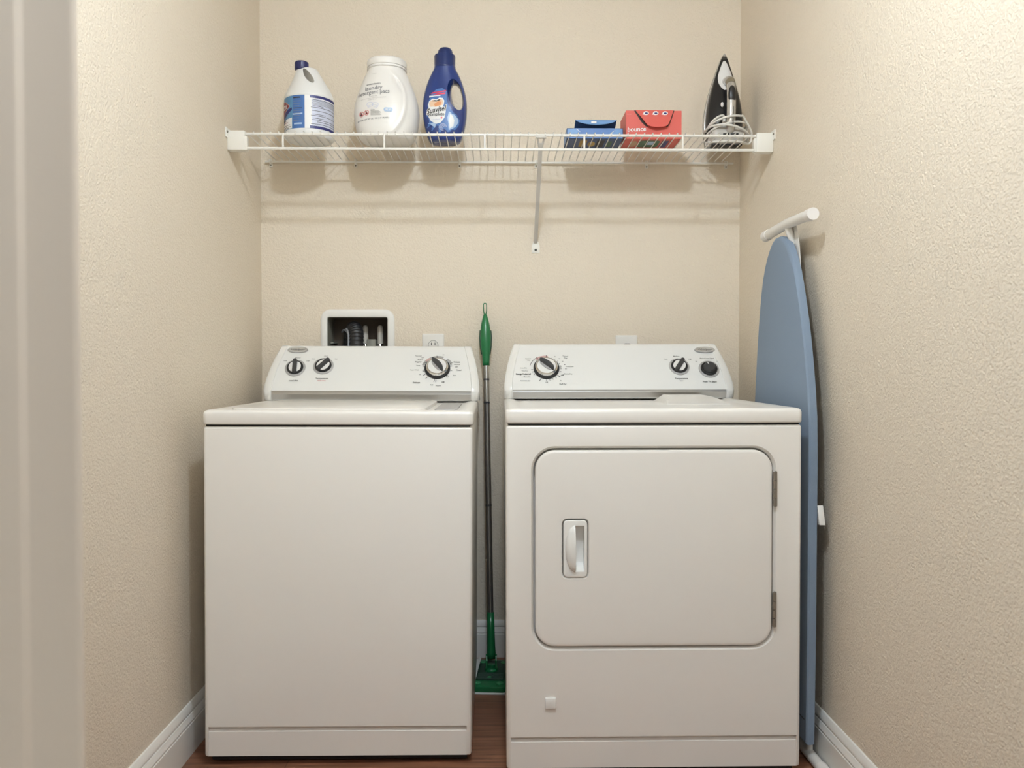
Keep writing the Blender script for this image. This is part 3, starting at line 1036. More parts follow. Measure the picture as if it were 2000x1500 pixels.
# logo: dark red chevron shield with white letters, navy wedge and white lower corner
def lz(u, v):
    return jl(rad(u), v, .0009)
m.mi = 2
m.blob(lz, [(-118, .0230), (-30, .0230), (-30, .0560), (-52, .0545), (-75, .036), (-118, .035)], 8, 8)
m.mi = 3
m.blob(lambda u, v: jl(rad(u), v, .0010), [(-118, .0660), (-76, .0480), (-30, .0800), (-30, .0880), (-75, .0650), (-118, .0780)], 8, 8)
m.mi = 7
m.blob(lambda u, v: jl(rad(u), v, .0012), [(-118, .113), (-74, .1165), (-52, .1090), (-37, .0950), (-37, .0915), (-52, .0800), (-74, .0645), (-118, .0640)], 8, 8)
m.mi = 6
m.blob(lambda u, v: jl(rad(u), v, .0014), [(-118, .112), (-74, .1150), (-53, .1076), (-39.5, .0950), (-39.5, .0920), (-53, .0812), (-74, .0662), (-118, .066)], 8, 8)
m.mi = 2
m.text('CLOROX', .0205, lambda u, v: jl(rad(-74) + u / .0776, .0915 + v, .0026), bold=.0005, width=.92)
m.mi = 5
m.text('Bleach', .0085, lambda u, v: jl(rad(-60) + u / .0776, .0505 + v, .0014), bold=.0003)
m.mi = 6
jdeg(-72, -44, .0430, .0445, .0014, 4)
m.mi = 5
for z, b in ((.0340, -36), (.0285, -33), (.0250, -40)):
    jdeg(-80, b, z, z + .0013, .0014, 4)
m.build('label', ['skyblue', 'midblue', 'white', 'navy', 'lavender', 'ink', 'maroon', 'pinkink', 'greyink', 'paleblue'], jug, recalc=False, weld=False, sharp=None)

# ---- tub of detergent pacs
TX, TY = -.3620, 2.6980
tub = thing('detergent_tub', 'round shouldered white tub of laundry detergent pacs on the wire shelf', 'detergent', (TX, TY, DECK))
tw = [(.0, .0720), (.003, .0800), (.010, .0870), (.025, .0945), (.05, .1010), (.075, .1045), (.10, .1045), (.13, .0990), (.16, .0897), (.185, .0800), (.205, .0715), (.218, .0655), (.226, .0610), (.232, .0590)]
td = [(.0, .076), (.003, .081), (.010, .084), (.025, .086), (.05, .087), (.09, .086), (.13, .080), (.16, .073), (.19, .067), (.218, .060), (.232, .0585)]
def sup(a, b, t, n):
    c_, s_ = cos(t), sin(t)
    return a * math.copysign(abs(c_) ** (2 / n), c_), b * math.copysign(abs(s_) ** (2 / n), s_)
def grip_offset(x, z):
    """Moulded grip: a hollow near the right shoulder and a raised swoosh sweeping down below it."""
    rx, rz = (x + .020) / .087, (z - .110) / .112
    q = math.hypot(rx, rz)
    ang = math.atan2(rz, rx)
    w = max(0.0, min(1.0, (1.25 - abs(ang)) / .35))
    d = (q - 1) * .087
    o = w * .0026 * math.exp(-(d / .0040) ** 2)
    if d > 0:
        o -= w * .0040 * (1 - math.exp(-(d / .006) ** 2)) * math.exp(-(d / .022) ** 2)
    return o - .0085 * math.exp(-((x - .041 + (z - .178) * .45) / .0105) ** 2 - ((z - .178) / .024) ** 2)
def tub_front(x, z, lift=0.0):
    a, b = lerp(tw, z), lerp(td, z)
    k = max(0.0, 1 - abs(x / a) ** 2.25) ** (1 / 2.25)
    return Vector((TX + x, TY - b * k - lift, DECK + z))
m = MB()
zs = [0, .0015, .003, .006, .010] + [.014 + .004 * i for i in range(52)] + [.226, .229, .232]
rs = []
for z in zs:
    a, b = lerp(tw, z), lerp(td, z)
    ring = []
    for k in range(144):
        x, y = sup(a, b, 2 * pi * k / 144, 2.25)
        if y < 0:
            y -= grip_offset(x, z) * min(1, -y / (.3 * b))
        ring.append((TX + x, TY + y, DECK + z))
    rs.append(ring)
m.rings(rs)
m.build('tub_body', 'tub', tub, sharp=None)
m = MB()
m.lathe([(.0585, .229), (.0620, .2295), (.0640, .231), (.0640, .2335), (.0615, .2345), (.0610, .2375), (.0640, .2385), (.0640, .254), (.0625, .2585), (.0590, .2615), (.001, .2630)], (TX, TY, DECK), 64)
m.build('lid', 'tub', tub, sharp=40)
m = MB()
def ttxt(s, x, z, size, mi=0, b=0.0, **k):
    m.mi = mi
    m.text(s, size, lambda u, v: tub_front(x + u, z + v + u * .06, .0012), bold=b, **k)
ttxt('amazonbasics', -.0335, .1690, .0085, 1, .0001)
ttxt('laundry', -.0330, .1545, .0190, 1, .0002)
ttxt('detergent pacs', -.0340, .1400, .0190, 1, .0002, width=.93)
ttxt('free & clear', -.0330, .1270, .0055, 2)
ttxt('no dyes, no perfumes, cleans in all temperatures', -.0360, .1210, .0045, 2)
ttxt('compare & save', -.0360, .1160, .0045, 2)
ttxt('TOUCH', -.0320, .2030, .0040, 2)
m.build('label_lettering', ['ink', 'greyink', 'dialgrey'], tub, recalc=False, weld=False, sharp=None)
m = MB()
def tdisc(x, z, r0, r1, lift, n=28):
    m.rings([[tub_front(x + r * cos(2 * pi * k / n), z + r * sin(2 * pi * k / n), lift) for k in range(n)] for r in (r0, r1)], cap0=False, cap1=False)
m.mi = 3
for x, z in ((-.0715, .0720), (-.0540, .0745)):
    tdisc(x, z, .0066, .0080, .0014)
    m.blob(lambda u, v: tub_front(u, v, .0014), [(x - .0052, z + .0036), (x - .0040, z + .0050), (x + .0052, z - .0036), (x + .0040, z - .0050)], 2)
m.mi = 0
for x, z in ((-.0715, .0720), (-.0540, .0745)):
    m.blob(lambda u, v: tub_front(u, v, .0012), ellipse(x - .0008, z + .0028, .0020, .0020, 12), 2)
    m.blob(lambda u, v: tub_front(u, v, .0012), [(x - .0042, z - .0040), (x + .0010, z - .0045), (x + .0036, z - .0010), (x + .001, z + .0012), (x - .0028, z + .0010)], 2)
m.build('warning_symbols', ['ink', 'ink', 'ink', 'redink'], tub, recalc=False, weld=False, sharp=None)
m = MB()
m.mi = 1
m.patch(lambda u, v: tub_front(u, v, .0012), -.0410, -.0275, .0810, .0825, 4, 1)
m.mi = 2
for i in range(6):
    m.patch(lambda u, v: tub_front(u, v, .0012), -.0410, -.006 - .004 * (i % 3), .0655 + i * .0026, .0666 + i * .0026, 6, 1)
m.build('warning_lines', ['ink', 'greyink', 'dialgrey'], tub, recalc=False, weld=False, sharp=None)
m = MB()
m.mi = 4
m.blob(lambda u, v: tub_front(u, v, .0013), rrect(.0010, .0290, .0760, .0890, .0062), 3)
m.mi = 5
m.text('42 ct', .0090, lambda u, v: tub_front(.0150 + u, .0825 + v, .0018), bold=.0002)
m.build('count_badge', ['ink', 'greyink', 'dialgrey', 'redink', 'paleblue', 'white'], tub, recalc=False, weld=False, sharp=None)
m = MB()
ttxt('42 PACS, NET WT 23.7 OZ (1.47 LB) 672 g', -.0340, .0545, .0058, 1, .0001)
m.build('weight_line', ['ink', 'greyink'], tub, recalc=False, weld=False, sharp=None)
m = MB()
# pale outline drawing of the pacs
m.mi = 6
for x, z, a, b in ((-.043, .1000, .011, .0080), (-.026, .0985, .011, .0075), (-.034, .0925, .017, .0060)):
    m.rings([[tub_front(x + a * k * cos(t), z + b * k * sin(t), .0012) for t in [2 * pi * i / 24 for i in range(24)]] for k in (.86, 1.0)], cap0=False, cap1=False)
m.build('pacs_drawing', ['ink', 'greyink', 'dialgrey', 'redink', 'paleblue', 'white', 'lavender'], tub, recalc=False, weld=False, sharp=None)

# ---- blue fabric softener bottle
FX, FY = -.1745, 2.6980
soft = thing('fabric_softener_bottle', 'blue fabric softener bottle with a loop handle on the wire shelf', 'fabric softener', (FX, FY, DECK))
fw = [(.0, .0450), (.004, .0500), (.012, .0545), (.030, .0605), (.06, .0675), (.09, .0710), (.12, .0716), (.15, .0685), (.18, .0610), (.205, .0520), (.222, .0440), (.236, .0365), (.246, .0335)]
fd = [(.0, .036), (.004, .041), (.012, .044), (.05, .047), (.10, .046), (.15, .041), (.19, .036), (.22, .0335), (.246, .0325)]
def soft_front(x, z, lift=0.0):
    a, b = lerp(fw, z), lerp(fd, z)
    k = max(0.0, 1 - abs(min(1, abs(x / a))) ** 2.3) ** (1 / 2.3)
    return Vector((FX + x, FY - b * k - lift, DECK + z))
m = MB()
zs = [0, .002, .004, .007, .012] + [.018 + .006 * i for i in range(37)] + [.240, .246]
m.rings([[(FX + x, FY + y, DECK + z) for x, y in [sup(lerp(fw, z), lerp(fd, z), 2 * pi * k / 72, 2.3) for k in range(72)]] for z in zs])
body = m.build('bottle_body', 'softblue', soft, sharp=None)
c = MB()
hole = ellipse(.0390, .1480, .0165, .0440, 40, rad(10))
hx, hz = .0390, .1480
c.rings([[(FX + hx + (x - hx) * k, FY + y, DECK + hz + (z - hz) * (1 + (k - 1) * .35)) for x, z in hole]
         for y, k in ((-.070, 2.5), (-.040, 1.62), (-.030, 1.38), (-.018, 1.12), (-.006, 1.0), (.006, 1.0), (.018, 1.12), (.030, 1.38), (.040, 1.62), (.070, 2.5))])
cut(body, c, sharp=40)
m = MB()
m.lathe([(.0325, .240), (.0350, .2405), (.0352, .243), (.0345, .2455), (.0340, .248), (.0345, .2790), (.0335, .2815), (.0300, .2825)], (FX + .0, FY, DECK), 48)
m.lathe([(.0245, .281), (.0240, .2905), (.0222, .2975), (.0180, .3025), (.0100, .3050), (.001, .3055)], (FX + .0015, FY - .004, DECK), 40)
m.build('cap', 'softcap', soft, sharp=40)
m = MB()
def sf(l):
    return lambda u, v: soft_front(u, v, l)
lab = [(-.0560, .0420), (-.0400, .0300), (-.0150, .0240), (.0150, .0245), (.0360, .0330), (.0470, .0480), (.0490, .0640), (.0400, .0800), (.0240, .0930), (.0140, .1100), (.0085, .1280), (.0085, .1560), (-.0060, .1660), (-.0260, .1620), (-.0420, .1460), (-.0520, .1200), (-.0570, .0850)]
m.mi = 0; m.blob(sf(.0005), lab, 10)
m.mi = 1; m.blob(sf(.0008), [(.0150, .0300), (.0350, .0400), (.0450, .0560), (.0440, .0680), (.0340, .0790), (.0160, .0900), (.0110, .0700)], 6)
m.mi = 2; m.blob(sf(.0010), [(.0180, .0360), (.0300, .0440), (.0330, .0620), (.0280, .0760), (.0190, .0830), (.0160, .0600)], 4)
m.mi = 1; m.blob(sf(.0008), [(-.0530, .0560), (-.0300, .0380), (-.0260, .0480), (-.0300, .0560)], 4)
m.mi = 3
m.blob(sf(.0009), [(-.0440, .1480), (-.0360, .1535), (.0060, .1595), (.0060, .1545), (-.0200, .1510)], 4)
m.blob(sf(.0009), [(-.0420, .1440), (-.0200, .1490), (.0050, .1515), (.0040, .1455), (-.0200, .1445)], 4)
m.mi = 4
m.blob(sf(.0011), [(-.0480, .1425), (-.0150, .1430), (-.0100, .1400), (-.0480, .1370)], 4)
heart = [(-.0235, .1290), (-.0150, .1345), (-.0040, .1330), (.0010, .1240), (-.0010, .1100), (-.0060, .1000), (.0060, .0900), (.0020, .0700), (-.0100, .0540), (-.0250, .0500), (-.0420, .0600), (-.0520, .0780), (-.0560, .0920), (-.0490, .1000), (-.0520, .1130), (-.0480, .1250), (-.0370, .1320)]
m.mi = 4; m.blob(sf(.0014), heart, 8)
m.mi = 5; m.blob(sf(.0019), [(-.0235, .1250), (-.0150, .1300), (-.0050, .1280), (-.0030, .1200), (-.0050, .1100), (-.0250, .1040), (-.0440, .1060), (-.0480, .1150), (-.0450, .1230), (-.0360, .1275)], 5)
m.mi = 6; m.blob(sf(.0022), [(-.0330, .1130), (-.0180, .1230), (-.0080, .1200), (-.0100, .1100), (-.0280, .1060)], 4)
m.mi = 7; m.blob(sf(.0024), [(-.0400, .1235), (-.0300, .1265), (-.0230, .1240), (-.0150, .1285), (-.0110, .1260), (-.0240, .1215)], 3)
m.mi = 4
m.text('Suavitel', .0235, lambda u, v: soft_front(-.0255 + u, .0945 + v + u * .16, .0026), shear=.18, bold=.0022, width=.86)
m.mi = 7
m.text('Suavitel', .0235, lambda u, v: soft_front(-.0255 + u, .0945 + v + u * .16, .0031), shear=.18, bold=.0005, width=.86)
m.mi = 8
m.text('complete', .0145, lambda u, v: soft_front(-.0250 + u, .0805 + v, .0024), shear=.15, bold=.0003, width=.95)
m.mi = 9
m.text('soft & fresh', .0060, lambda u, v: soft_front(-.0270 + u, .0640 + v, .0024), bold=.0001)
m.mi = 3
m.blob(sf(.0024), ellipse(-.0080, .0690, .0030, .0030, 10), 2)
m.mi = 9
for k in range(3):
    t0 = .0030 + .0034 * k
    m.rings([[soft_front(-.004 + r * cos(a) * 1.1, .0400 + r * sin(a), .0014) for a in [2 * pi * i / 24 for i in range(20)]] for r in (t0, t0 + .0010)], closed=False, cap0=False, cap1=False)
m.build('label', ['midblue', 'paleblue', 'white', 'red', 'white', 'peach', 'orange', 'ink', 'charcoal', 'lavender'], soft, recalc=False, weld=False, sharp=None)

# ---- dryer sheet boxes
def face_map(x0, y, z0):
    return lambda u, v: Vector((x0 + u, y, z0 + v))
# blue carton, lying low, its lid sprung up
BX0, BX1, BY0, BY1, BH = .2165, .3955, 2.6330, 2.7500, .0330
bbox = thing('dryer_sheet_box', 'low blue dryer sheet carton with its lid sprung up, beside the red carton', 'box', ((BX0 + BX1) / 2, (BY0 + BY1) / 2, DECK))
m = MB()
z0, z1 = DECK, DECK + BH
m.mi = 0
m.box(BX0, BX1, BY0, BY0 + .0010, z0, z1)
m.box(BX0, BX1, BY1 - .001, BY1, z0, z1)
m.mi = 1
m.box(BX0, BX0 + .001, BY0, BY1, z0, z1)
m.box(BX1 - .001, BX1, BY0, BY1, z0, z1)
m.mi = 2
m.box(BX0, BX1, BY0, BY1, z0, z0 + .001)
m.mi = 3
m.box(BX0 + .0012, BX1 - .0012, BY0 + .0012, BY1 - .0012, z0 + .0012, z0 + .014)
m.mi = 0
m.box(BX0, BX0 + .022, BY0, BY1, z1 - .001, z1)
m.box(BX1 - .013, BX1, BY0, BY1, z1 - .001, z1)
ct = m.build('carton', ['blueboxmain', 'blueboxlight', 'blueboxdark', 'cardboard'], bbox, sharp=20)
m = MB()
# sprung lid: sheet rising from the back edge, front tongue bending down with a curved edge
fx0, fx1 = BX0 + .022, BX1 - .013
yl, zl = BY0 + .030, z1 + .0345
n = 14
def lidpt(u, v, lift):
    x = fx0 + .008 + (fx1 - .003 - fx0 - .008) * u
    return Vector((x, BY1 + (yl - BY1) * v, z1 + (zl - z1) * v + lift))
for a in (0, 1):
    m.mi = 1 if a == 0 else 0
    m.patch(lambda u, v: lidpt(u, v, -.0006 if a == 0 else .0006), 0, 1, 0, 1, 10, 1)
m.mi = 2
ton = []
for k in range(n + 1):
    u = k / n
    x = fx0 + .008 + (fx1 - .003 - fx0 - .008) * u
    h = .0165 * sin(pi * u) ** .6
    ton.append((x, h))
for off in (-.0005, .0005):
    m.rings([[(x, yl + off, zl) for x, h in ton], [(x, yl - .006 * (h / .0165) + off, zl - h) for x, h in ton]], closed=False, cap0=False, cap1=False)
m.build('lid_flap', ['cardboard', 'blueboxmain', 'blueboxlight'], bbox, sharp=20, weld=False, recalc=False)
m = MB()
fm = lambda u, v: Vector((u, BY0 - .0006, v))
m.mi = 0
m.blob(fm, [(BX0 + .003, z1 - .002), (BX0 + .030, z1 - .003), (BX0 + .042, z1 - .013), (BX0 + .030, z1 - .018), (BX0 + .003, z1 - .018)], 2)
m.blob(fm, [(BX1 - .004, z1 - .003), (BX1 - .024, z1 - .004), (BX1 - .040, z1 - .020), (BX1 - .004, z1 - .018)], 2)
m.mi = 1
m.blob(fm, [(BX0 + .040, z1 - .0105), (BX0 + .030, z1 - .002), (BX0 + .032, z1 - .002), (BX0 + .044, z1 - .0125)], 1)
m.blob(fm, [(BX1 - .042, z1 - .018), (BX1 - .024, z1 - .004), (BX1 - .022, z1 - .004), (BX1 - .039, z1 - .018)], 1)
m.blob(lambda u, v: Vector((u, yl - .0075, v)), rrect(.2965, .3135, zl - .0125, zl - .0055, .001, 2), 1)
m.build('front_printing', ['blueboxlight', 'white'], ct, recalc=False, weld=False, sharp=None)
m = MB()
# underside artwork seen through the wires
um = lambda u, v: Vector((u, v, z0 - .0003))
m.mi = 2
m.blob(um, rrect(BX0 + .045, BX0 + .068, BY0 + .02, BY1 - .02, .004), 1)
m.blob(um, ellipse(BX0 + .085, BY0 + .065, .012, .030, 16), 1)
m.mi = 3
m.blob(um, rrect(BX0 + .100, BX0 + .125, BY0 + .02, BY1 - .02, .003), 1)
m.mi = 4
m.blob(um, rrect(BX0 + .132, BX0 + .150, BY0 + .03, BY1 - .02, .004), 1)
m.build('underside_printing', ['blueboxlight', 'white', 'gold_art', 'ink', 'green_art'], ct, recalc=False, weld=False, sharp=None)
# red carton with a fold-down front flap
RX0, RX1, RY0, RY1, RH = .4045, .5825, 2.6330, 2.7520, .0900
rbox_ = thing('dryer_sheet_box', 'tall red dryer sheet carton with fold-down front flap on the wire shelf', 'box', ((RX0 + RX1) / 2, (RY0 + RY1) / 2, DECK))
z0, z1 = DECK, DECK + RH
m = MB()
m.box(RX0, RX1, RY0, RY1, z0, z1, bevel=.0012, seg=1)
ct = m.build('carton', 'redbox', rbox_, sharp=25)
flapo = [(.4345, z1 + .0005), (.5560, z1 + .0005), (.5490, z1 - .020), (.5400, z1 - .0430), (.5330, z1 - .0520), (.5180, z1 - .0560), (.5020, z1 - .0570), (.4860, z1 - .0555), (.4725, z1 - .0510), (.4620, z1 - .0370), (.4480, z1 - .017)]
m = MB()
m.rings([[(x, RY0 - .0006 - .015 * (max(0, z1 - z) / .055) ** 1.4 - o, z) for x, z in flapo] for o in (0.0, .0012)])
fl = m.build('front_flap', 'redbox', rbox_, sharp=25)
# dark slits where the flap is torn from the front
m = MB()
m.mi = 0
for pts in ([(.4300, z1 - .0002), (.4360, z1 - .0002), (.4490, z1 - .017), (.4640, z1 - .0370), (.4760, z1 - .0520), (.4680, z1 - .0505), (.4540, z1 - .0370), (.4420, z1 - .019)], [(.5560, z1 - .0002), (.5590, z1 - .0002), (.5530, z1 - .020), (.5440, z1 - .0430), (.5370, z1 - .0520), (.5320, z1 - .0520), (.5380, z1 - .0430), (.5480, z1 - .020)]):
    m.blob(lambda u, v: Vector((u, RY0 - .0005, v)), pts, 1)
m.build('torn_slit', 'cardboard', ct, recalc=False, weld=False, sharp=None)
m = MB()
m.mi = 1
m.text('bounce', .0205, lambda u, v: Vector((.4090 + u, RY0 - .0007, z1 - .0610 + v + u * .04)), align='LEFT', bold=.0004, shear=.05, width=.98)
m.mi = 2
m.patch(lambda u, v: Vector((u, RY0 - .0006, v)), .4080, .4220, z1 - .0125, z1 - .0115)
m.build('logo', ['cardboard', 'white', 'pinkink'], ct, recalc=False, weld=False, sharp=None)
m = MB()
um = lambda u, v: Vector((u, v, z0 - .0004))
m.mi = 3
m.blob(um, rrect(.455, .520, RY0 + .018, RY1 - .02, .012), 1)
m.mi = 4
m.blob(um, rrect(.526, .548, RY0 + .02, RY1 - .02, .004), 1)
m.mi = 5
m.blob(um, ellipse(.438, RY0 + .06, .012, .035, 14), 1)
m.mi = 6
m.blob(lambda u, v: um(u, v) - Vector((0, 0, .0003)), rrect(.482, .505, RY0 + .03, RY1 - .05, .004), 1)
m.build('underside_printing', ['cardboard', 'white', 'pinkink', 'green_art', 'navy', 'tan_art', 'paleblue'], ct, recalc=False, weld=False, sharp=None)
m = MB()
def fy(z, o):
    return RY0 - .0006 - .015 * (max(0, z1 - z) / .055) ** 1.4 - .0012 - o
for cx in (.4680, .4985, .5285):
    m.mi = 0
    m.blob(lambda u, v: Vector((u, fy(v, .0010), v)), [(cx - .0125, z1 - .0135), (cx - .0085, z1 - .0105), (cx - .0075, z1 - .0065), (cx - .0030, z1 - .0035), (cx + .0040, z1 - .0035), (cx + .0088, z1 - .0068), (cx + .0090, z1 - .0110), (cx + .0055, z1 - .0150), (cx - .0010, z1 - .0160), (cx - .0060, z1 - .0150)], 2)
    m.mi = 1
    m.blob(lambda u, v: Vector((u, fy(v, .0016), v)), ellipse(cx + .0008, z1 - .0100, .0052, .0030, 14), 2)
    m.mi = 2
    m.patch(lambda u, v: Vector((u, fy(v, .0010), v)), cx - .008, cx + .006, z1 - .0195, z1 - .0187)
m.build('flap_printing', ['white', 'navy', 'pinkink'], fl, recalc=False, weld=False, sharp=None)

# ---- steam iron standing on its heel
IX, IY = .7500, 2.7850          # middle of the heel, plane of the soleplate
iron = thing('steam_iron', 'black and silver steam iron standing on its heel at the right shelf end', 'iron', (IX, IY, DECK))
iw = [(.0, .0560), (.02, .0600), (.05, .0645), (.09, .0655), (.13, .0610), (.17, .0530), (.21, .0415), (.25, .0285), (.285, .0165), (.305, .0085), (.318, .0012)]
def lean(x, s, d):
    """Iron coordinates (across, up from the heel, out from the soleplate) -> room, with its slight lean."""
    return Vector((IX + x + .018 * s, IY - d + .02 * s, DECK + .005 + s))
def iloft(ss, d0, d1, kw, part, mt):
    m = MB()
    rs = []
    for s in ss:
        w = lerp(iw, s) * kw
        rs.append([lean(x, s, d0 + (d1 - d0) * q) for x, q in ((-w, 0), (-w, 1), (w, 1), (w, 0))])
    m.rings(rs)
    return m.build(part, mt, iron, sharp=30)
ss = [0, .004] + [.0106 * i for i in range(1, 30)] + [.315, .318]
iloft(ss, 0, .007, 1.0, 'soleplate', 'sole')
iloft(ss, .007, .0105, .965, 'heat_shield', 'charcoal')
iloft([s * .992 + .002 for s in ss], .0105, .0215, .985, 'skirt', 'ironsilver')
idp = [(.0, .062), (.05, .070), (.10, .068), (.16, .058), (.21, .045), (.25, .034), (.28, .024), (.300, .012), (.306, .004)]
def shell(s, t, lift=0.0):
    w = lerp(iw, s) * .955
    d = lerp(idp, s)
    return lean((w + lift) * cos(t), s, .0215 + (d - .0215 + lift) * max(0, sin(t)) ** .8 if d > .0215 else .0215)
m = MB()
m.rings([[shell(s, pi * k / 24) for k in range(25)] for s in [.030 + .0097 * i for i in range(30)]])
m.build('shell', 'ironblack', iron, sharp=50)
m = MB()
rs = []
for i in range(15):
    s = .186 + .108 * i / 14
    k = math.sqrt(max(0.02, 1 - ((i - 7) / 7.3) ** 2))
    w = lerp(iw, s) * .93
    rs.append([lean(.84 * w * k * cos(t), s, .020 + (lerp(idp, s) + .0045 - .020) * max(0, sin(t)) ** .55) for t in [pi * j / 16 for j in range(17)]])
m.rings(rs)
m.build('water_tank', 'ironwhite', iron, sharp=60)
m = MB()
hp = spline([lean(.0035, .216, .036), lean(.0035, .211, .066), lean(.0035, .194, .090), lean(.0035, .155, .101), lean(.0035, .100, .103), lean(.0035, .055, .098), lean(.0035, .030, .080)], 6)
m.tube(hp, lambda t: .0145 if t > .3 else .0160, 18)
hnd = m.build('handle', 'ironsilver', iron, sharp=60)
m = MB()
m.tube(hp[9:14], .0158, 18)
m.build('handle_window', 'smoke', hnd, sharp=60)
m = MB()
m.ellipsoid(lean(.0035, .150, .1100), (.0132, .0090, .0320))
m.build('thumb_button', 'black', hnd, sharp=None)
m = MB()
m.box(IX + .0035 + .0035 - .0012, IX + .0035 + .0035 + .0012, IY - .1185, IY - .1140, DECK + .055, DECK + .115)
m.build('handle_seam', 'charcoal', hnd)
m = MB()
m.ellipsoid(lean(-.0170, .132, .068), (.0052, .005, .0085))
m.build('spray_button', 'dialwhite', iron, sharp=None)
# heel block with rubber rests and dial
m = MB()
def heel(s, w, d):
    return [lean(x, s, y) for x, y in rrect(-w, w, .012, d, .018, 5)]
m.rings([heel(0, .046, .078), heel(.006, .052, .090), heel(.030, .0545, .098), heel(.050, .050, .092), heel(.066, .036, .074)])
hb = m.build('heel_block', 'irongrey', iron, sharp=50)
for x0, x1 in ((-.050, -.026), (-.018, .018), (.024, .048)):
    m = MB()
    m.box(IX + x0, IX + x1, IY - .080, IY - .030, DECK, DECK + .0070, bevel=.0015)
    m.build('rubber_rest', 'black', hb)
for x0, x1 in ((-.020, .000), (.006, .030)):
    m = MB()
    m.box(IX + x0, IX + x1, IY - .1010, IY - .094, DECK + .0290, DECK + .0345, bevel=.001)
    m.build('heel_slot', 'black', hb)
m = MB()
m.text('III II I', .0100, lambda u, v: Vector((IX + .006 + u, IY - .1000, DECK + .0485 + v)), bold=.0002)
m.build('heel_printing', 'greyink', hb, recalc=False, weld=False, sharp=None)
# white cord wound round the heel
m = MB()
loops = []
for L, (a, dep0, dep1, zc, tilt, ph) in enumerate(((.066, -.012, .112, .050, .020, 0), (.072, -.014, .116, .036, .026, .3), (.064, -.012, .120, .062, .012, -.2))):
    for k in range(36):
        t = 2 * pi * k / 36 + ph
        zz = zc + tilt * cos(t) * (-1) ** L * .55 + .016 * max(0, -sin(t)) + L * .004 * (k / 36)
        loops.append(Vector((IX + .004 + a * cos(t), IY - (dep0 + dep1) / 2 + (dep1 - dep0) / 2 * sin(t), DECK + zz)))
loops = loops[:-3] + [Vector((IX + .074, IY - .085, DECK + .050)), Vector((IX + .080, IY - .075, DECK + .036)), Vector((IX + .079, IY - .072, DECK + .016)), Vector((IX + .066, IY - .078, DECK + .005)), Vector((IX + .030, IY - .110, DECK + .0042)), Vector((IX - .040, IY - .112, DECK + .0042)), Vector((IX - .072, IY - .085, DECK + .006))]
m.tube(spline(loops, 3), .0036, 8)
m.build('cord', 'cord', iron, sharp=None, label='white cord wound around the heel')
m = MB()
m.tube(spline([lean(-.014, .066, .080), lean(-.016, .085, .092), lean(-.030, .086, .098), lean(-.052, .072, .085), lean(-.068, .045, .055)], 6), .0036, 8)
m.tube(spline([lean(-.014, .050, .078), lean(-.015, .078, .090)], 4), .0058, 10)
m.build('cord_sleeve', 'cord', iron, sharp=None)

# ------------------------------------------------------------------ things on the back wall
# washer hook-up box
wb = thing('washer_outlet_box', 'white framed washer hook-up box recessed in the wall behind the washer', 'outlet box', (-.4963, YB, 1.10))
m = MB()
fo = lambda d, y: [(x, y, z) for x, z in rrect(-.6262 + d, -.3663 - d, .9700 + d, 1.2311 - d, .036 - d, 8)]
fi = lambda d, y: [(x, y, z) for x, z in rrect(-.6012 - d, -.3912 + d, 1.008 - d, 1.2024 + d, .006 + d, 8)]
m.rings([fi(0, YB), fo(0, YB), fo(.001, YB - .0045), fo(.004, YB - .0075), fo(.009, YB - .0090), fi(.005, YB - .0090), fi(.0015, YB - .0075), fi(0, YB - .004), fi(0, YB + .004)], cap0=False, cap1=False, loop=True)
m.build('box_frame', 'boxplastic', wb, sharp=30)
m = MB()
bx0, bx1, bz0, bz1, bd = -.6012, -.3912, 1.008, 1.2024, .115
T = .0022
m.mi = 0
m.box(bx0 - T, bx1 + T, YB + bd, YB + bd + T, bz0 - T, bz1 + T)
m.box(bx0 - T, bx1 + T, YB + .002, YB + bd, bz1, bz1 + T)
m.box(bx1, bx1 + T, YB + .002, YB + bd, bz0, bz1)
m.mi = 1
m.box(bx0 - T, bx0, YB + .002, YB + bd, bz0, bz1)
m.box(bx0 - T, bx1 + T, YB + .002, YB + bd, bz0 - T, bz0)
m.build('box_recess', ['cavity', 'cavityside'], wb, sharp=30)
for x in (-.4830, -.4290):
    m = MB()
    m.lathe([(.0105, 0), (.0105, .050), (.0100, .056), (.0090, .062), (.006, .066), (.001, .067)], (x, YB + .084, 1.112), 20)
    m.build('arrestor_pipe', 'pvc', wb, sharp=40)
    m = MB()
    m.lathe([(.013, 0), (.013, .030), (.0105, .036)], (x, YB + .084, 1.076), 16)
    m.lathe([(.011, 0), (.011, .022)], (x, YB + .073, 1.090), 14, axis=(0, -1, 0))
    m.build('valve', 'chrome', wb, sharp=40)
m = MB()
m.box(-.474, -.442, YB + .060, YB + .085, 1.060, 1.128, bevel=.003)
m.build('valve_block', 'cavityside', wb)
m = MB()
m.box(-.6010, -.588, YB + .040, YB + .112, 1.112, 1.117, bevel=.001)
m.box(-.6012, -.505, YB + .035, YB + .113, 1.012, 1.040, bevel=.003)
m.build('drain_block', 'cavityside', wb)

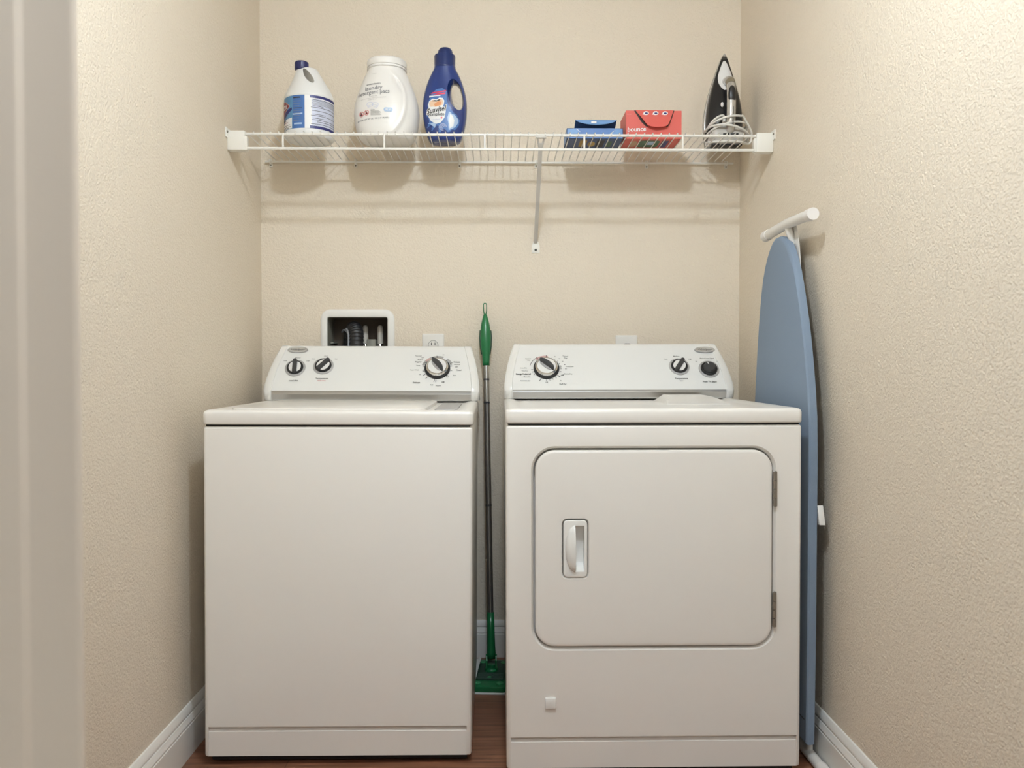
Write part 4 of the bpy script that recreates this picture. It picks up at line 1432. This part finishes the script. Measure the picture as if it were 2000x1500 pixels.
# drain hose hooked into the box
hose = thing('drain_hose', 'black ribbed drain hose hooked into the washer hook-up box', 'hose', (-.520, YB - .03, 1.0))
hp = spline([(-.500, YB - .0420, .900), (-.500, YB - .0420, .990), (-.499, YB - .018, 1.080), (-.503, YB + .010, 1.145), (-.515, YB + .036, 1.166), (-.530, YB + .062, 1.146), (-.538, YB + .080, 1.105), (-.540, YB + .082, 1.068)], 24)
m = MB()
m.tube(hp, lambda t: .0245 + .0014 * sin(t * 2 * pi * 36), 24)
m.build('hose', 'hose', hose, sharp=None)
m = MB()
m.tube([p + Vector((-.0262, -.006, -.004)) for p in hp[40:104]], .0040, 8)
m.tube([p + Vector((-.0262 - .012 * min(1, max(0, (k - 8) / 30)), .006, -.006)) for k, p in enumerate(hp[60:110])], .0032, 8)
m.build('hose_guide', 'hosegrey', hose, sharp=None, label='grey plastic guide along the hose')

# wall outlets
def plate(name, x0, x1, ztop, label, cat):
    t = thing(name, label, cat, ((x0 + x1) / 2, YB, ztop - .0575))
    m = MB()
    m.rings([[(x, y, z) for x, z in rrect(x0 + d, x1 - d, ztop - .1200 + d, ztop - d, .004, 3)] for d, y in ((0, YB), (.0005, YB - .0025), (.0030, YB - .0055), (.0055, YB - .0062))])
    m.build('cover_plate', 'plate', t, sharp=25)
    return t
t = plate('electrical_outlet', -.2700, -.1925, 1.1455, 'white duplex electrical outlet peeking above the washer console', 'outlet')
for dz in (0.0, -.0385):
    m = MB()
    cx, cz = -.2305, 1.1045 + dz
    m.lathe([(.0178, 0), (.0176, .0012), (.0166, .0012), (.0164, .0004)], (cx, YB - .0062, cz), 32, axis=(0, -1, 0))
    rc = m.build('receptacle', 'plate', t)
    m = MB()
    m.rings([[(cx + r * cos(2 * pi * k / 32), YB - .00775, cz + r * sin(2 * pi * k / 32)) for k in range(32)] for r in (.0166, .0178)], cap0=False, cap1=False)
    m.box(cx - .0075, cx - .0050, YB - .0082, YB - .0060, cz + .0005, cz + .0095)
    m.box(cx + .0050, cx + .0075, YB - .0082, YB - .0060, cz + .0005, cz + .0095)
    m.lathe([(.0028, 0), (.0028, .002)], (cx, YB - .0062, cz - .008), 12, axis=(0, -1, 0))
    m.build('socket_slots', 'charcoal', rc)
t = plate('dryer_outlet', .4124, .4904, 1.1405, 'white wall plate with a black socket peeking above the dryer console', 'outlet')
m = MB()
m.prism(rrect(.4400, .4660, 1.0900, 1.1115, .006, 5), 'y', YB - .0095, YB - .0055, bevel=.001)
m.build('socket', 'black', t, sharp=30)

# ------------------------------------------------------------------ floor mop between the machines
mop = thing('floor_mop', 'green flat floor mop with grey pole leaning between washer and dryer', 'mop', (-.028, 2.70, 0))
headz = .0300
p_bot = Vector((-.0250, 2.7150, .0680))
p_top = Vector((-.0480, 2.8780, 1.2480))
def onpole(z, dx=0):
    t = (z - p_bot.z) / (p_top.z - p_bot.z)
    q = p_bot.lerp(p_top, t)
    return Vector((q.x + dx, q.y, q.z))
for a, b, mt in ((.150, .560, 'pole'), (.5606, .905, 'pole'), (.9056, 1.0450, 'poletop')):
    m = MB()
    m.tube([onpole(a), onpole(b)], .0100 if mt == 'pole' else .0098, 18)
    m.build('pole_section', mt, mop, sharp=40)
for z in (.560, .9053, .985):
    m = MB()
    m.tube([onpole(z - .003), onpole(z + .003)], .0106, 18)
    m.build('pole_collar', 'charcoal', mop, sharp=40)
m = MB()
gp = [(1.0330, .0118), (1.045, .0122), (1.075, .0140), (1.105, .0178), (1.130, .0186), (1.150, .0180), (1.175, .0150), (1.195, .0105), (1.208, .0062), (1.213, .0045)]
m.tube([onpole(z) for z, r in gp], lambda t: gp[int(round(t * (len(gp) - 1)))][1], 24)
gripo = m.build('grip', 'green', mop, sharp=None)
m = MB()
m.tube([onpole(z) + Vector((dx, 0, 0)) for z, dx in ((1.208, -.0025), (1.225, -.0052), (1.245, -.0055), (1.2505, -.0030), (1.2505, .0030), (1.245, .0055), (1.225, .0052), (1.208, .0025))], .0016, 8)
m.build('hang_loop', 'green', gripo, sharp=None)
for sx in (-1, 1):
    m = MB()
    m.tube([onpole(1.072) + Vector((sx * .0135, 0, 0)), onpole(1.10) + Vector((sx * .0178, .002, 0)), onpole(1.130) + Vector((sx * .0195, .002, 0)), onpole(1.155) + Vector((sx * .0178, .002, 0))], .0030, 8)
    m.build('grip_inlay', 'darkgreen', gripo, sharp=None)
m = MB()
m.tube([onpole(z) for z in (.062, .080, .100, .150, .210)], lambda t: .0155 - .004 * t, 20)
m.build('lower_sleeve', 'green', mop, sharp=None)
HX0, HX1, HY0, HY1 = -.0800, .0330, 2.5690, 2.8100
m = MB()
m.prism(rrect(HX0, HX1, HY0, HY1, .014), 'z', .0045, .0240, bevel=.004)
mh = m.build('mop_head', 'green', mop)
m = MB()
m.prism(rrect(HX0 + .010, HX1 - .010, HY0 + .050, HY1 - .018, .010), 'z', .0235, .0262, bevel=.001)
for k in range(6):
    m.box(HX0 + .014, HX1 - .014, HY0 + .060 + k * .0085, HY0 + .0640 + k * .0085, .0255, .0282, bevel=.0008, seg=1)
m.build('head_pad', 'darkgreen', mh)
for x, y in ((HX0 + .020, HY0 + .026), (HX1 - .022, HY0 + .026), (HX0 + .020, HY1 - .030), (HX1 - .022, HY1 - .030)):
    m = MB()
    m.lathe([(.0115, .022), (.0115, .0262), (.0095, .0278), (.001, .0280)], (x, y, 0), 20)
    m.build('gripper', 'palegreen', mh, sharp=40)
m = MB()
m.lathe([(.0065, .026), (.0065, .0298), (.001, .030)], (-.0260, HY0 + .068, 0), 18)
m.build('head_button', 'palegreen', mh, sharp=40)
# swivel joint
m = MB()
m.lathe([(.0225, .024), (.0225, .030), (.0200, .034), (.0145, .036), (.0135, .046)], (-.0250, 2.7060, 0), 28)
m.build('swivel_base', 'green', mop, sharp=40)
for sx in (-1, 1):
    m = MB()
    m.prism([(2.690, .036), (2.724, .036), (2.726, .062), (2.716, .076), (2.702, .074), (2.692, .062)], 'x', -.0250 + sx * .0155 - .003, -.0250 + sx * .0155 + .003, bevel=.001)
    m.build('swivel_yoke', 'green', mop, sharp=30)
# cloth pad under the head, its edge folded up at the left
m = MB()
m.prism(rrect(HX0 - .004, HX1 + .004, HY0 - .005, HY1 + .005, .012), 'z', .0, .0050, bevel=.0015)
m.rings([[(HX0 - .002 + dx, y, .004 + dz) for dx, dz in ((-.004, .0), (-.0075 - k, .010), (-.003 - k, .022 + k), (.0150, .0310 + k * .5), (.0155, .0290 + k * .5), (-.001 - k, .0195 + k), (-.005 - k, .010), (-.0005, .0))] for y, k in [(HY0 + .02, -.002), (HY0 + .06, .001), (HY0 + .11, .004), (HY0 + .16, .006), (HY1 - .03, .003), (HY1 - .005, .0)]])
cp = m.build('cleaning_pad', 'pad', mop, sharp=30, label='white cloth pad under the mop head')
for o in (mh, cp):
    o.rotation_euler.z = rad(-4.4)

# ------------------------------------------------------------------ ironing board between dryer and right wall
board = thing('ironing_board', 'folded ironing board with blue-grey cover standing against the right wall', 'ironing board', (.80, 2.30, 0))
near = [(.0550, 2.0900), (.30, 2.0840), (.60, 2.0830), (.78, 2.0820), (.88, 2.0850), (.94, 2.0920), (1.00, 2.1040), (1.06, 2.1180), (1.12, 2.1350), (1.18, 2.1560), (1.24, 2.1800), (1.30, 2.2090), (1.345, 2.2400), (1.375, 2.2700), (1.392, 2.2990), (1.398, 2.3200)]
far = [(.0550, 2.5350), (.60, 2.5420), (.88, 2.5400), (1.00, 2.5260), (1.12, 2.5080), (1.20, 2.4920), (1.26, 2.4760), (1.31, 2.4560), (1.345, 2.4340), (1.375, 2.4040), (1.392, 2.3780), (1.398, 2.3600)]
BXF = .7905
def boardring(d, x):
    zs_ = [.055, .10, .2, .35, .5, .65, .8, .9, .97, 1.03, 1.09, 1.15, 1.20, 1.25, 1.29, 1.325, 1.35, 1.37, 1.385, 1.394, 1.398]
    a = [(lerp(near, z) + d, z) for z in zs_]
    b = [(lerp(far, z) - d, z) for z in zs_[::-1]]
    cy, cz = 2.32, .75
    return [(x, y, z - (d if z > 1.30 else 0) + (d if z < .06 else 0)) for y, z in a + b]
m = MB()
m.rings([boardring(.010, BXF), boardring(.004, BXF + .001), boardring(.0005, BXF + .005), boardring(0, BXF + .012), boardring(.001, BXF + .022), boardring(.006, BXF + .0245)])
bc = m.build('board_cover', 'boardcover', board, sharp=35, label='blue-grey cotton cover')
m = MB()
m.tube([(BXF - .0004, lerp(near, .118) + .012, .118), (BXF - .0004, 2.30, .118), (BXF - .0004, 2.52, .118)], .0012, 6)
m.build('cover_seam', 'charcoal', bc, sharp=None)
m = MB()
m.rings([boardring(.016, BXF + .0240), boardring(.017, BXF + .0275)])
m.build('board_underside', 'charcoal', board, sharp=30)
# leg frame folded flat behind the board, T-foot rising past the nose
XLg = BXF + .0390
def legtube(name, pts, r, mt='boardframe'):
    m = MB()
    m.tube(pts, r, 14)
    return m.build(name, mt, board, sharp=50)
lg = legtube('leg', spline([(XLg, 2.300, .16), (XLg, 2.300, .70), (XLg, 2.290, 1.20), (XLg - .002, 2.284, 1.34), (.806, 2.281, 1.405), (.8000, 2.280, 1.432)], 6), .0105)
legtube('leg', [(XLg, 2.200, .070), (XLg, 2.235, 1.02)], .0085)
m = MB()
m.tube([(.8000, 2.0980, 1.4200), (.8000, 2.19, 1.4235), (.8000, 2.28, 1.4260), (.8000, 2.37, 1.4235), (.8000, 2.462, 1.4200)], .0140, 20)
ft = m.build('foot_bar', 'boardframe', board, sharp=40)
for ya, yb in ((2.0930, 2.1250), (2.4360, 2.4690)):
    m = MB()
    m.tube([(.8000, ya, 1.4198 if ya < 2.3 else 1.4208), (.8000, yb, 1.4208 if ya < 2.3 else 1.4198)], .0158, 20)
    m.build('foot_cap', 'footcap', ft, sharp=40)
# gusset plate between the leg and the foot bar
m = MB()
m.prism([(2.262, 1.428), (2.300, 1.428), (2.292, 1.395), (2.262, 1.340), (2.240, 1.310), (2.225, 1.300), (2.232, 1.345), (2.246, 1.395)], 'x', .8165, .8185, bevel=.0004)
m.build('gusset', 'boardframe', lg, sharp=30)
# second foot of the folded frame, near the floor, and its catch at mid height
lg2 = legtube('rear_foot', [(.8160, 2.0180, .0142), (.8160, 2.20, .0142), (.8160, 2.42, .0142)], .0140)
for ya, yb in ((2.012, 2.050), (2.390, 2.430)):
    m = MB()
    m.tube([(.8160, ya, .0160), (.8160, yb, .0160)], .0158, 18)
    m.build('foot_cap', 'footcap', lg2, sharp=40)
m = MB()
m.tube([(.8160, 2.13, .0142), (.8160, 2.13, .060)], .0085, 12)
m.build('foot_post', 'boardframe', lg2, sharp=40)
m = MB()
m.prism([(.8150, .625), (.8190, .629), (.8230, .668), (.8190, .668)] if False else [(2.070, .628), (2.082, .628), (2.092, .672), (2.086, .676)], 'x', .8140, .8290, bevel=.0008)
m.build('height_lever', 'boardframe', board, sharp=30)

# ------------------------------------------------------------------ small set of the washer: it stands very slightly askew
washer.rotation_euler = (0, rad(.22), rad(.30))
dryer.rotation_euler = (0, rad(-.10), 0)
